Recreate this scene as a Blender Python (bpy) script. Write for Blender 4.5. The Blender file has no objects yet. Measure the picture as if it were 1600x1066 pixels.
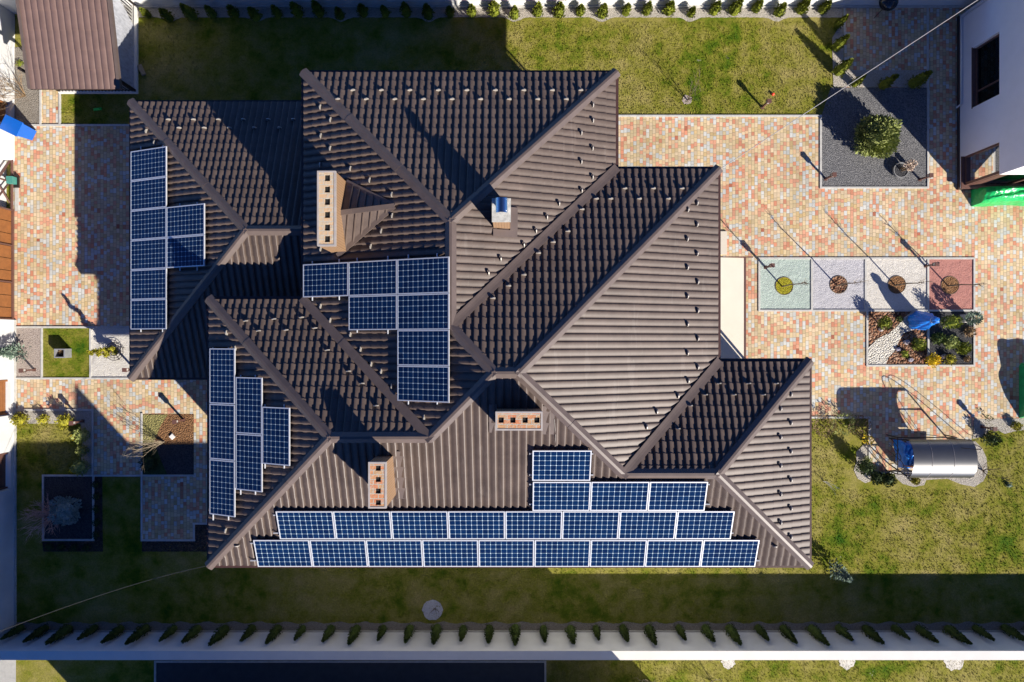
import bpy, bmesh, math, random
from mathutils import Vector, Matrix, geometry
R = random.Random(7)
SC = bpy.context.scene
COL = SC.collection
# ------------------------------------------------------------------ camera, sky, sun
H, F = 25.9, 1067.0
cam = bpy.data.cameras.new('camera'); co = bpy.data.objects.new('camera', cam)
COL.objects.link(co); co.location = (0, 0, H); cam.lens = 24.0; cam.sensor_width = 36.0; cam.clip_end = 600
SC.camera = co
SUN = Vector((0.873*0.676, -0.873*0.737, 0.487)).normalized()
w = bpy.data.worlds.new('World'); SC.world = w; w.use_nodes = True
nt = w.node_tree; sky = nt.nodes.new('ShaderNodeTexSky'); sky.sky_type = 'NISHITA'; sky.sun_disc = False
sky.sun_elevation = math.asin(SUN.z); sky.sun_rotation = math.atan2(SUN.x, SUN.y); sky.air_density = 0.6; sky.dust_density = 0.0; sky.ozone_density = 4.0; sky.altitude = 1500
nt.nodes['Background'].inputs['Strength'].default_value = 0.052
mxs = nt.nodes.new('ShaderNodeMix'); mxs.data_type = 'RGBA'; mxs.blend_type = 'MULTIPLY'; mxs.inputs[0].default_value = 1; mxs.inputs[7].default_value = (.55, .95, 1.6, 1)
nt.links.new(sky.outputs[0], mxs.inputs[6]); nt.links.new(mxs.outputs[2], nt.nodes['Background'].inputs[0])
sl = bpy.data.lights.new('sun', 'SUN'); sl.energy = 5.0; sl.angle = math.radians(0.5); sl.color = (1.0, 0.93, 0.83)
so = bpy.data.objects.new('sun', sl); COL.objects.link(so); so.rotation_euler = (-SUN).to_track_quat('-Z', 'Y').to_euler(); so.location = SUN*60
SC.view_settings.view_transform = 'Standard'; SC.view_settings.look = 'None'; SC.view_settings.exposure = 1.0; SC.view_settings.gamma = 1

def P(px, py, z=0.0):
    k = (H-z)/F
    return Vector(((px-800)*k, -(py-533)*k, z))

# ------------------------------------------------------------------ helpers
class MB:
    def __init__(s): s.v = []; s.f = []
    def add(s, vs, fs):
        o = len(s.v); s.v += [tuple(x) for x in vs]; s.f += [tuple(i+o for i in q) for q in fs]; return s
    def box(s, x0, y0, z0, x1, y1, z1):
        return s.add([(x0,y0,z0),(x1,y0,z0),(x1,y1,z0),(x0,y1,z0),(x0,y0,z1),(x1,y0,z1),(x1,y1,z1),(x0,y1,z1)],
                     [(3,2,1,0),(4,5,6,7),(0,1,5,4),(1,2,6,5),(2,3,7,6),(3,0,4,7)])
    def obox(s, c, sx, sy, sz, ang=0.0):
        ca, sa = math.cos(ang), math.sin(ang); vs = []
        for z in (c[2], c[2]+sz):
            for a, b in ((-sx/2,-sy/2),(sx/2,-sy/2),(sx/2,sy/2),(-sx/2,sy/2)):
                vs.append((c[0]+a*ca-b*sa, c[1]+a*sa+b*ca, z))
        return s.add(vs, [(3,2,1,0),(4,5,6,7),(0,1,5,4),(1,2,6,5),(2,3,7,6),(3,0,4,7)])
    def prism(s, poly, z0, z1):
        poly = list(poly)
        a = sum(poly[i][0]*poly[(i+1) % len(poly)][1]-poly[(i+1) % len(poly)][0]*poly[i][1] for i in range(len(poly)))
        if a < 0: poly.reverse()
        n = len(poly)
        tr = geometry.tessellate_polygon([[Vector((p[0], p[1], 0)) for p in poly]])
        s.add([(p[0], p[1], z0) for p in poly]+[(p[0], p[1], z1) for p in poly],
              [tuple(reversed([i for i in t])) if False else (t[0], t[1], t[2]) for t in tr] +
              [(t[0]+n, t[1]+n, t[2]+n) for t in tr] + [(i, (i+1) % n, (i+1) % n+n, i+n) for i in range(n)])
        return s
    def sheet(s, poly, z):
        tr = geometry.tessellate_polygon([[Vector((p[0], p[1], 0)) for p in poly]])
        fs = []
        for t in tr:
            a, b, c = [poly[i] for i in t]
            cr = (b[0]-a[0])*(c[1]-a[1])-(b[1]-a[1])*(c[0]-a[0])
            fs.append(t if cr > 0 else (t[0], t[2], t[1]))
        return s.add([(p[0], p[1], z) for p in poly], fs)
    def tube(s, pts, r, n=6, cap=True):
        pts = [Vector(p) for p in pts]; rs = r if isinstance(r, (list, tuple)) else [r]*len(pts); o = len(s.v)
        for i, p in enumerate(pts):
            d = (pts[min(i+1, len(pts)-1)]-pts[max(i-1, 0)])
            d = d.normalized() if d.length > 1e-9 else Vector((0, 0, 1))
            a = d.cross(Vector((0, 0, 1)) if abs(d.z) < .9 else Vector((1, 0, 0))).normalized(); b = d.cross(a)
            for k in range(n):
                t = 2*math.pi*k/n; s.v.append(tuple(p+(a*math.cos(t)+b*math.sin(t))*rs[i]))
        for i in range(len(pts)-1):
            for k in range(n):
                k2 = (k+1) % n; s.f.append((o+i*n+k, o+i*n+k2, o+(i+1)*n+k2, o+(i+1)*n+k))
        if cap: s.f.append(tuple(o+k for k in range(n))[::-1]); s.f.append(tuple(o+(len(pts)-1)*n+k for k in range(n)))
        return s
    def lathe(s, c, prof, n=16):
        o = len(s.v)
        for r, z in prof:
            for k in range(n):
                t = 2*math.pi*k/n; s.v.append((c[0]+r*math.cos(t), c[1]+r*math.sin(t), c[2]+z))
        for i in range(len(prof)-1):
            for k in range(n):
                k2 = (k+1) % n; s.f.append((o+i*n+k, o+i*n+k2, o+(i+1)*n+k2, o+(i+1)*n+k))
        s.f.append(tuple(o+k for k in range(n))[::-1]); s.f.append(tuple(o+(len(prof)-1)*n+k for k in range(n)))
        return s
    def blob(s, c, rx, ry, rz, n=10, m=6, jit=0.12, rnd=R):
        o = len(s.v)
        for i in range(m+1):
            ph = math.pi*i/m
            for k in range(n):
                t = 2*math.pi*k/n; q = 1+rnd.uniform(-jit, jit)
                s.v.append((c[0]+rx*q*math.sin(ph)*math.cos(t), c[1]+ry*q*math.sin(ph)*math.sin(t), c[2]-rz*q*math.cos(ph)))
        for i in range(m):
            for k in range(n):
                k2 = (k+1) % n; s.f.append((o+i*n+k, o+i*n+k2, o+(i+1)*n+k2, o+(i+1)*n+k))
        return s
    def leaf(s, c, d, l, wd, rnd=R):
        d = Vector(d).normalized(); sd = d.cross(Vector((rnd.gauss(0, 1), rnd.gauss(0, 1), rnd.gauss(0, 1))))
        if sd.length < 1e-4: sd = Vector((1, 0, 0))
        sd.normalize(); c = Vector(c)
        return s.add([c-sd*wd*.5, c+d*l*.45+sd*wd*.02-sd*wd*.55, c+d*l, c+d*l*.45+sd*wd*.55], [(0, 3, 2, 1)])
def obj(name, mb, mat, parent=None, origin=None, smooth=False):
    root = parent
    while root is not None and root.parent is not None: root = root.parent
    org = Vector(root.location) if root is not None else Vector(origin if origin is not None else (0, 0, 0))
    me = bpy.data.meshes.new(name)
    me.from_pydata([(x-org.x, y-org.y, z-org.z) for x, y, z in mb.v], [], mb.f); me.materials.append(mat); me.update()
    if smooth:
        me.polygons.foreach_set('use_smooth', [True]*len(me.polygons))
    o = bpy.data.objects.new(name, me); COL.objects.link(o)
    if parent is None: o.location = org
    else: o.parent = parent
    return o
def tag(o, label=None, cat=None, group=None, kind=None):
    if label: o['label'] = label
    if cat: o['category'] = cat
    if group: o['group'] = group
    if kind: o['kind'] = kind
    return o
def thing(name, label, cat, loc, group=None):
    o = bpy.data.objects.new(name, None); COL.objects.link(o); o.location = loc; o.empty_display_size = .2
    return tag(o, label, cat, group)
def struct(name, mb, mat, **k): return tag(obj(name, mb, mat, **k), kind='structure')
def copy_tree(o, parent=None):
    c = o.copy(); COL.objects.link(c); c.parent = parent
    for ch in list(o.children): copy_tree(ch, c)
    return c
# ------------------------------------------------------------------ materials
class NT:
    def __init__(s, name):
        s.m = bpy.data.materials.new(name); s.m.use_nodes = True; s.t = s.m.node_tree; s.b = s.t.nodes['Principled BSDF']
    def n(s, ty, **k):
        x = s.t.nodes.new('ShaderNode'+ty)
        for a, b in k.items(): setattr(x, a, b)
        return x
    def l(s, a, b): s.t.links.new(a, b)
    def val(s, x, sock):
        if hasattr(x, 'links') or hasattr(x, 'is_linked'): s.l(x, sock)
        else: sock.default_value = x
    def math(s, op, a, b=0.0, c=None):
        x = s.n('Math', operation=op); s.val(a, x.inputs[0]); s.val(b, x.inputs[1])
        if c is not None: s.val(c, x.inputs[2])
        return x.outputs[0]
    def coord(s, kind='Object'):
        return s.n('TexCoord').outputs[kind]
    def wpos(s): return s.n('NewGeometry').outputs['Position']
    def noise(s, vec, scale, detail=2.0, rough=.5):
        x = s.n('TexNoise'); s.l(vec, x.inputs['Vector']); x.inputs['Scale'].default_value = scale; x.inputs['Detail'].default_value = detail; x.inputs['Roughness'].default_value = rough
        return x.outputs['Fac']
    def ramp(s, fac, stops, const=False):
        x = s.n('ValToRGB'); s.l(fac, x.inputs[0]); e = x.color_ramp.elements
        if const: x.color_ramp.interpolation = 'CONSTANT'
        e[0].position, e[0].color = stops[0][0], (*stops[0][1], 1); e[1].position, e[1].color = stops[-1][0], (*stops[-1][1], 1)
        for p, c in stops[1:-1]:
            q = e.new(p); q.color = (*c, 1)
        return x.outputs[0]
    def mix(s, fac, a, b, blend='MIX'):
        x = s.n('Mix', data_type='RGBA', blend_type=blend); s.val(fac, x.inputs[0])
        for v, i in ((a, 6), (b, 7)):
            if isinstance(v, tuple): x.inputs[i].default_value = (*v, 1)
            else: s.l(v, x.inputs[i])
        return x.outputs[2]
    def bump(s, h, dist, strength=1.0):
        x = s.n('Bump'); s.l(h, x.inputs['Height']); x.inputs['Distance'].default_value = dist; x.inputs['Strength'].default_value = strength
        s.l(x.outputs[0], s.b.inputs['Normal'])
    def col(s, c):
        if isinstance(c, tuple): s.b.inputs['Base Color'].default_value = (*c, 1)
        else: s.l(c, s.b.inputs['Base Color'])
    def set(s, rough=.8, metal=0.0, spec=None):
        s.b.inputs['Roughness'].default_value = rough; s.b.inputs['Metallic'].default_value = metal
        if spec is not None: s.b.inputs['Specular IOR Level'].default_value = spec
        return s.m
def sc(c, k): return tuple(min(1, x*k) for x in c)
def plain(name, c, rough=.7, metal=0, var=.12, scale=6, bump=0, bs=30, spec=None):
    m = NT(name); p = m.wpos(); f = m.noise(p, scale, 4, .6)
    m.col(m.ramp(f, [(.3, sc(c, 1-var)), (.7, sc(c, 1+var))]))
    if bump: m.bump(m.noise(p, bs, 3), bump)
    return m.set(rough, metal, spec)
def foliage_mat(name, dark, light, scale=9, tr=.0):
    m = NT(name); p = m.wpos(); f = m.noise(p, scale, 3, .7)
    rnd = m.n('ObjectInfo').outputs['Random']
    c = m.ramp(f, [(.32, dark), (.68, light)])
    k = m.math('MULTIPLY_ADD', rnd, .35, .82)
    hs = m.n('HueSaturation'); m.l(c, hs.inputs['Color']); m.l(k, hs.inputs['Value']); m.col(hs.outputs[0])
    return m.set(.75, 0, .25)
def gravel(name, cols, scale=38, bump=.012, big=1.2, lump=0.0):
    m = NT(name); p = m.wpos()
    v = m.n('TexVoronoi'); m.l(p, v.inputs['Vector']); v.inputs['Scale'].default_value = scale
    sp = m.n('SeparateColor'); m.l(v.outputs['Color'], sp.inputs[0])
    n = len(cols); c = m.ramp(sp.outputs[0], [(i/(n-1), cols[i]) for i in range(n)])
    f = m.noise(p, big, 4, .6); c = m.mix(f, c, m.mix(.5, c, (.5, .5, .5), 'MULTIPLY'))
    m.col(c); h = v.outputs['Distance']
    if lump:
        nf = m.noise(p, 4.5, 3, .55)
        h = m.math('ADD', m.math('MULTIPLY', h, -.5), m.math('MULTIPLY', nf, lump))
    else: h = m.math('MULTIPLY', h, -1)
    m.bump(h, bump*3)
    return m.set(.9, 0, .2)
M = {}
def mat_grass():
    m = NT('grass'); p = m.wpos()
    big = m.noise(p, .33, 3, .55); mid = m.noise(p, 1.5, 4, .65); fine = m.noise(p, 16, 4, .8)
    vf = m.noise(p, 55, 2, .7)
    a = m.math('ADD', m.math('MULTIPLY', big, .45), m.math('MULTIPLY', mid, .55))
    base = m.ramp(a, [(.33, (.03, .085, .004)), (.41, (.10, .135, .009)), (.48, (.185, .18, .028)), (.64, (.29, .245, .09))])
    f2 = m.math('ADD', m.math('MULTIPLY', fine, .6), m.math('MULTIPLY', vf, .4))
    shade = m.ramp(f2, [(.3, (.5, .52, .45)), (.5, (.95, .95, .9)), (.68, (1.5, 1.45, 1.2))])
    c = m.mix(1.0, base, shade, 'MULTIPLY')
    # bare pale patches
    pt = m.noise(p, .9, 5, .7); c = m.mix(m.math('MULTIPLY', m.math('GREATER_THAN', pt, .69), .5), c, (.34, .3, .24))
    m.col(c); m.bump(f2, .06, .8)
    return m.set(.95, 0, .1)
M['grass'] = mat_grass()
def mat_paver(cols):
    m = NT('pavers'); sep = m.n('SeparateXYZ'); m.l(m.wpos(), sep.inputs[0])
    W, L = .121, .158
    cx = m.math('DIVIDE', sep.outputs[0], W); ci = m.math('FLOOR', cx); fx = m.math('FRACT', cx)
    wn = m.n('TexWhiteNoise', noise_dimensions='1D'); m.l(ci, wn.inputs['W'])
    cy = m.math('ADD', m.math('DIVIDE', sep.outputs[1], L), m.math('MULTIPLY', wn.outputs['Value'], 7.0))
    j = m.n('TexWhiteNoise', noise_dimensions='2D')   # wobble of each joint
    cyf = m.math('FLOOR', cy)
    fy = m.math('FRACT', cy)
    cmb = m.n('CombineXYZ'); m.l(ci, cmb.inputs[0]); m.l(cyf, cmb.inputs[1]); m.l(cmb.outputs[0], j.inputs['Vector'])
    nxt = m.n('TexWhiteNoise', noise_dimensions='2D'); cmb2 = m.n('CombineXYZ'); m.l(ci, cmb2.inputs[0]); m.l(m.math('ADD', cyf, 1.0), cmb2.inputs[1]); m.l(cmb2.outputs[0], nxt.inputs['Vector'])
    # the joint at the top of cell k sits at 1 - o(k+1)*.35
    top = m.math('SUBTRACT', 1.0, m.math('MULTIPLY', nxt.outputs['Value'], .38))
    over = m.math('GREATER_THAN', fy, top)
    idx = m.math('ADD', cyf, over)
    cm3 = m.n('CombineXYZ'); m.l(ci, cm3.inputs[0]); m.l(idx, cm3.inputs[1]); cm3.inputs[2].default_value = 3.3
    w3 = m.n('TexWhiteNoise', noise_dimensions='3D'); m.l(cm3.outputs[0], w3.inputs['Vector'])
    c = m.ramp(w3.outputs['Value'], cols, const=True)
    s3 = m.n('SeparateColor'); m.l(w3.outputs['Color'], s3.inputs[0])
    c = m.mix(1.0, c, m.ramp(s3.outputs[1], [(0, (.84, .84, .84)), (1, (1.14, 1.12, 1.1))]), 'MULTIPLY')
    big = m.noise(m.wpos(), .5, 4, .6); c = m.mix(1.0, c, m.ramp(big, [(.3, (.86, .86, .84)), (.7, (1.1, 1.08, 1.06))]), 'MULTIPLY')
    dx = m.math('MULTIPLY', m.math('MINIMUM', fx, m.math('SUBTRACT', 1.0, fx)), W)
    dt = m.math('MULTIPLY', m.math('ABSOLUTE', m.math('SUBTRACT', fy, top)), L)
    e = m.math('MINIMUM', dx, dt); jt = m.math('LESS_THAN', e, .0075)
    c = m.mix(m.math('MULTIPLY', jt, .62), c, (.15, .13, .08))
    m.col(c); m.bump(m.math('MINIMUM', e, .012), .6, .5)
    return m.set(.85, 0, .3)
TAN = (.50, .395, .235); TAN2 = (.53, .42, .28); WHT = (.46, .47, .45); ORG = (.53, .27, .175); ORG2 = (.50, .215, .13); GRY = (.40, .38, .33)
M['paver'] = mat_paver([(0, TAN), (.24, TAN2), (.44, (.47, .345, .175)), (.50, (.52, .36, .22)), (.58, WHT), (.74, (.46, .44, .38)), (.79, ORG), (.93, ORG2), (.993, (.36, .12, .07))])
M['roof'] = NT('brown_tile'); m = M['roof']
p = m.wpos(); f = m.noise(p, 1.3, 5, .65); f2 = m.noise(p, 22, 3, .7)
c = m.ramp(f, [(.3, (.074, .053, .043)), (.7, (.106, .077, .063))])
c = m.mix(m.math('MULTIPLY', m.math('GREATER_THAN', f2, .63), .22), c, (.16, .13, .11))
mp = m.n('Mapping'); m.l(p, mp.inputs[0]); mp.inputs['Scale'].default_value = (6, .7, 1); st = m.noise(mp.outputs[0], .8, 4, .6); big = m.noise(p, .35, 2, .5)
c = m.mix(m.math('MULTIPLY', m.math('MULTIPLY', m.math('GREATER_THAN', st, .62), m.math('GREATER_THAN', big, .5)), .22), c, (.17, .14, .12))
c = m.mix(1.0, c, m.ramp(m.noise(p, 3.3, 3, .7), [(.3, (.86, .86, .86)), (.7, (1.12, 1.12, 1.12))]), 'MULTIPLY')
m.col(c); M['roof'] = m.set(.5, 0, .35)
M['cap'] = plain('brown_ridge_metal', (.100, .074, .064), .5, 0, .13, 3)
M['fascia'] = plain('dark_brown_metal', (.045, .028, .024), .45)
M['gutter'] = plain('gutter_brown', (.06, .03, .026), .4)
M['plaster'] = plain('white_plaster', (.62, .62, .63), .9, 0, .05, 2, .004, 120)
M['white'] = plain('white_wall', (.58, .58, .57), .9, 0, .09, .9, .003, 90)
M['coping'] = plain('white_coping', (.62, .60, .56), .85, 0, .04, 1.5)
M['concrete'] = plain('concrete', (.36, .35, .32), .9, 0, .12, 5, .006, 60)
M['kerb'] = plain('kerb_stone', (.42, .41, .38), .9, 0, .15, 6)
M['brown'] = plain('brown_steel', (.11, .052, .04), .5)
M['boards'] = plain('orange_brown_boards', (.22, .082, .022), .6, 0, .15, 5)
M['iron'] = plain('dark_iron', (.022, .015, .014), .5, .3)
M['alu'] = plain('aluminium', (.60, .61, .63), .35, .35, .03)
M['guard'] = plain('pale_clip_metal', (.36, .33, .29), .4, .2, .05)
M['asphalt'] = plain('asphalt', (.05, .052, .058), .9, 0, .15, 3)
M['brick'] = None
def mat_brick(name, a, b, mort):
    m = NT(name); t = m.n('TexBrick'); m.l(m.wpos(), t.inputs['Vector'])
    t.inputs['Color1'].default_value = (*a, 1); t.inputs['Color2'].default_value = (*b, 1); t.inputs['Mortar'].default_value = (*mort, 1)
    t.inputs['Scale'].default_value = 1; t.inputs['Brick Width'].default_value = .25; t.inputs['Row Height'].default_value = .125; t.inputs['Mortar Size'].default_value = .012; t.inputs['Bias'].default_value = -.1
    n = m.noise(m.wpos(), 11, 4, .8); c = m.mix(m.ramp(n, [(.5, (0, 0, 0)), (.62, (.75, .75, .75))]), t.outputs['Color'], mort)
    m.col(c); m.bump(n, .02); return m.set(.9)
M['brick'] = mat_brick('chimney_brick', (.50, .17, .07), (.44, .27, .13), (.38, .34, .27))
M['brick2'] = mat_brick('weathered_chimney_brick', (.52, .33, .18), (.46, .36, .24), (.42, .38, .30))
M['black'] = plain('flue_black', (.006, .006, .006), .9)
M['bark'] = plain('bark', (.13, .095, .06), .9, 0, .25, 20)
M['twig'] = plain('pale_twig', (.30, .24, .16), .85, 0, .2, 14)
M['pinktwig'] = plain('reddish_twig', (.62, .36, .28), .85, 0, .25, 9)
M['blueplastic'] = plain('blue_plastic', (.005, .10, .44), .35, 0, .05)
M['bluetarp'] = plain('blue_tarpaulin', (.01, .17, .62), .35, 0, .2, 8, .03, 9)
M['greentarp'] = plain('green_tarpaulin', (.01, .42, .10), .28, 0, .2, 6, .05, 6)
M['yellow'] = plain('yellow_plastic', (.62, .42, .03), .5)
M['red'] = plain('red_plastic', (.75, .05, .02), .4)
M['teal'] = plain('teal_paint', (.05, .22, .18), .5)
M['cream'] = plain('cream_canvas', (.52, .47, .385), .85, 0, .03, 2)
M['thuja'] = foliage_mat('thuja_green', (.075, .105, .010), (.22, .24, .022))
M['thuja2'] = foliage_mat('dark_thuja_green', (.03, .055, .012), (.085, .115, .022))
M['golden'] = foliage_mat('golden_leaves', (.13, .13, .01), (.36, .32, .025))
M['olive'] = foliage_mat('olive_green_leaves', (.13, .17, .035), (.40, .43, .15))
M['bluegreen'] = foliage_mat('blue_green_needles', (.07, .11, .08), (.22, .29, .22))
M['dgreen'] = foliage_mat('dark_green_leaves', (.015, .03, .008), (.045, .07, .018))
M['yflower'] = foliage_mat('yellow_flowers', (.50, .34, .01), (.75, .55, .02))
M['dry'] = foliage_mat('dry_stems', (.13, .085, .045), (.30, .2, .11))
M['moss'] = gravel('yellow_moss', [(.22, .19, .01), (.36, .32, .02), (.26, .25, .02)], 30)
M['mossy'] = gravel('pale_moss', [(.22, .19, .07), (.30, .27, .10), (.15, .14, .05)], 22)
M['g_grey'] = gravel('grey_gravel', [(.10, .10, .105), (.16, .16, .165), (.24, .235, .235), (.12, .12, .125)], 30, .012, 1.5)
M['g_mint'] = gravel('mint_gravel', [(.36, .45, .39), (.44, .52, .46), (.48, .55, .50)], 40, .012, .8, 1.0)
M['g_lav'] = gravel('lavender_grey_gravel', [(.44, .43, .45), (.50, .49, .51), (.55, .54, .55)], 40, .012, .8, 1.0)
M['g_white'] = gravel('cream_white_gravel', [(.56, .52, .45), (.63, .60, .54), (.68, .65, .60)], 40, .012, .8, .8)
M['g_pink'] = gravel('red_gravel', [(.40, .17, .14), (.48, .23, .19), (.42, .19, .16)], 38, .012, .8, 1.0)
M['g_palepink'] = gravel('pale_pink_gravel', [(.38, .31, .27), (.46, .39, .34), (.36, .29, .25)], 36)
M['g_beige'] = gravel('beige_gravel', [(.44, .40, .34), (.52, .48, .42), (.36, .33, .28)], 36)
M['g_chips'] = gravel('white_marble_chips', [(.56, .52, .44), (.7, .67, .6), (.42, .38, .3)], 20, .02)
M['g_dark'] = gravel('dark_gravel', [(.035, .035, .04), (.06, .06, .065), (.085, .085, .09)], 32)
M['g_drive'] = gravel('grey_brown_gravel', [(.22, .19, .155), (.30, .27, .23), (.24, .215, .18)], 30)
M['mulch'] = gravel('bark_mulch', [(.09, .035, .018), (.24, .11, .06), (.38, .24, .16), (.06, .03, .018), (.30, .16, .09)], 13, .03)
M['mulch2'] = gravel('brown_mulch', [(.15, .07, .03), (.28, .15, .07), (.2, .1, .045)], 22, .02)
M['soil'] = gravel('dark_soil', [(.05, .035, .03), (.09, .07, .055), (.035, .028, .022)], 14, .03)
def mat_glass(name, tint, refl=.08):
    m = NT(name); tr = m.n('BsdfTransparent'); tr.inputs[0].default_value = (*tint, 1); g = m.n('BsdfGlossy'); g.inputs['Roughness'].default_value = .02
    fr = m.n('LayerWeight'); fr.inputs[0].default_value = .25
    mx = m.n('MixShader'); m.l(m.math('ADD', fr.outputs['Fresnel'], refl), mx.inputs[0]); m.l(tr.outputs[0], mx.inputs[1]); m.l(g.outputs[0], mx.inputs[2])
    m.l(mx.outputs[0], m.t.nodes['Material Output'].inputs[0]); return m.m
M['glass'] = mat_glass('window_glass', (.9, .93, .92), .03)
def mat_cells():
    m = NT('solar_cells'); sp = m.n('SeparateXYZ'); m.l(m.coord('Object'), sp.inputs[0])
    def line(s, pitch, off, wd):
        q = m.math('FRACT', m.math('DIVIDE', m.math('ADD', s, off), pitch))
        d = m.math('MULTIPLY', m.math('MINIMUM', q, m.math('SUBTRACT', 1.0, q)), pitch)
        return m.math('LESS_THAN', d, wd)
    lx = line(sp.outputs[0], .158, -.03, .0038); ly = line(sp.outputs[1], .156, -.027, .0038)
    l = m.math('MAXIMUM', lx, ly)
    bb = line(sp.outputs[1], .052, -.027-.026, .0012)
    cxi = m.math('FLOOR', m.math('DIVIDE', m.math('ADD', sp.outputs[0], -.03), .158)); cyi = m.math('FLOOR', m.math('DIVIDE', m.math('ADD', sp.outputs[1], -.027), .156))
    cb = m.n('CombineXYZ'); m.l(cxi, cb.inputs[0]); m.l(cyi, cb.inputs[1]); m.l(m.n('ObjectInfo').outputs['Random'], cb.inputs[2])
    wn = m.n('TexWhiteNoise', noise_dimensions='3D'); m.l(cb.outputs[0], wn.inputs['Vector'])
    cell = m.ramp(wn.outputs['Value'], [(0, (.0005, .008, .040)), (1, (.0010, .014, .058))])
    c = m.mix(m.math('MULTIPLY', bb, .12), cell, (.3, .36, .42))
    nd = m.math('MULTIPLY', line(sp.outputs[0], .158, -.03, .013), line(sp.outputs[1], .156, -.027, .013))
    c = m.mix(l, c, (.24, .34, .42)); c = m.mix(nd, c, (.50, .60, .68)); m.col(c)
    return m.set(.14, 0, .22)
M['cells'] = mat_cells()

# ------------------------------------------------------------------ ground, paving and beds
def poly(pts, z=0): return [P(a, b, 0)[:2] for a, b in pts]
def rect(x0, y0, x1, y1): return poly([(x0, y0), (x1, y0), (x1, y1), (x0, y1)])
struct('ground', MB().sheet([(-150, -150), (150, -150), (150, 150), (-150, 150)], 0), M['grass'])
Z1, Z2, Z3 = .012, .018, .024
struct('paving', MB().sheet(poly([(940, 182), (1720, 182), (1720, 652), (1522, 655), (1518, 690), (1430, 690), (1430, 738), (1357, 738), (1357, 652), (940, 652)]), Z1), M['paver'])
struct('paving', MB().sheet(poly([(1319, 9), (1720, 9), (1720, 182), (1319, 182)]), Z1), M['paver'])
struct('paving', MB().sheet(poly([(20, 196), (300, 196), (300, 512), (20, 512)]), Z1), M['paver'])
struct('paving', MB().sheet(poly([(12, 592), (420, 592), (420, 818), (303, 818), (303, 843), (222, 843), (222, 743), (145, 743), (145, 641), (12, 641)]), Z1), M['paver'])
struct('path', MB().sheet(poly([(64, 120), (93, 120), (93, 196), (64, 196)]), Z1), M['paver'])
def bed(name, pts, mat, z=Z2): return struct(name, MB().sheet(poly(pts), z), mat)
def rb(x0, y0, x1, y1): return [(x0, y0), (x1, y0), (x1, y1), (x0, y1)]
bed('grey_gravel_bed', [(1298, 137), (1448, 137), (1448, 292), (1283, 292), (1283, 182)], M['g_grey'])
bed('mint_gravel_bed', rb(1187, 405, 1267, 484), M['g_mint'])
bed('lavender_gravel_bed', rb(1269, 405, 1351, 484), M['g_lav'])
bed('white_gravel_bed', rb(1353, 405, 1448, 484), M['g_white'])
bed('red_gravel_bed', rb(1450, 405, 1520, 484), M['g_pink'])
bed('bark_mulch_bed', rb(1356, 487, 1449, 570), M['mulch'])
bed('dark_gravel_bed', rb(1451, 487, 1521, 570), M['g_dark'])
struct('marble_chip_bed', MB().sheet(poly([(1356, 570), (1356, 544), (1370, 530), (1390, 520), (1402, 510), (1412, 497), (1424, 487), (1449, 487), (1449, 505), (1430, 514), (1411, 521), (1404, 534), (1398, 548), (1388, 558), (1384, 570)]), Z3), M['g_chips'])
bed('pale_pink_gravel_bed', rb(24, 513, 65, 590), M['g_palepink'])
bed('grass_square', rb(67, 513, 141, 590), M['grass'])
bed('white_gravel_bed', rb(143, 513, 240, 590), M['g_white'])
bed('beige_gravel_bed', [(24, 641), (145, 641), (145, 743), (128, 743), (127, 700), (130, 690), (126, 662), (24, 662)], M['g_beige'])
bed('dark_gravel_bed', rb(69, 744, 145, 842), M['g_dark'])
bed('soil_bed', [(148, 744), (160, 744), (161, 862), (68, 862), (66, 847), (148, 845)], M['soil'])
bed('soil_bed', [(303, 819), (340, 819), (340, 862), (222, 862), (222, 845), (303, 845)], M['soil'])
bed('moss_bed', [(223, 648), (262, 648), (250, 668), (240, 694), (223, 694)], M['mossy'], Z3)
bed('brown_mulch_bed', rb(223, 647, 303, 695), M['mulch2'])
bed('dark_moss_bed', [(223, 695), (243, 695), (252, 720), (262, 742), (223, 742)], M['dgreen'], Z3)
bed('dark_gravel_bed', rb(223, 695, 303, 742), M['g_dark'])
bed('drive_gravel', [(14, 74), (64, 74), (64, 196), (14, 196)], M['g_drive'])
# scalloped gravel strips along the north and south walls
def scallop(x0, x1, ybase, yedge, amp, cs, sgn):
    pts = [(x0, ybase)]; e = []; x = x0
    while x <= x1:
        b = max([math.exp(-((x-c)/11.0)**2) for c in cs] or [0]); e.append((x, yedge+sgn*amp*b+R.uniform(-.5, .5))); x += 4
    return [(x0, ybase)]+e+[(x1, ybase)]
bed('gravel_strip', scallop(200, 1318, 9, 27.5, 7, [266, 402, 533, 670, 804, 940, 1078, 1214], 1), M['g_beige'])
bed('gravel_strip', [(1300, 60), (1318, 30), (1318, 110), (1449, 110), (1449, 136), (1302, 136)], M['g_beige'])
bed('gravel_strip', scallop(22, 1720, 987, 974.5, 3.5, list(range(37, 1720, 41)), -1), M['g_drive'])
bed('gravel_strip', [(1522, 655), (1720, 652), (1720, 668), (1600, 672), (1585, 674), (1570, 678), (1555, 671), (1545, 673), (1538, 682), (1520, 686)], M['g_beige'])
bed('gravel_strip', [(1357, 690), (1350, 694), (1338, 706), (1338, 722), (1334, 735), (1340, 748), (1352, 755), (1360, 752), (1362, 738), (1357, 738)], M['g_beige'])
bed('gravel_strip', [(1397, 738), (1400, 747), (1410, 756), (1428, 761), (1444, 758), (1447, 750), (1480, 748), (1502, 757), (1522, 761), (1536, 752), (1543, 738), (1541, 715), (1534, 700), (1524, 690), (1518, 690), (1518, 744), (1440, 744), (1430, 738)], M['g_beige'])
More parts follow.
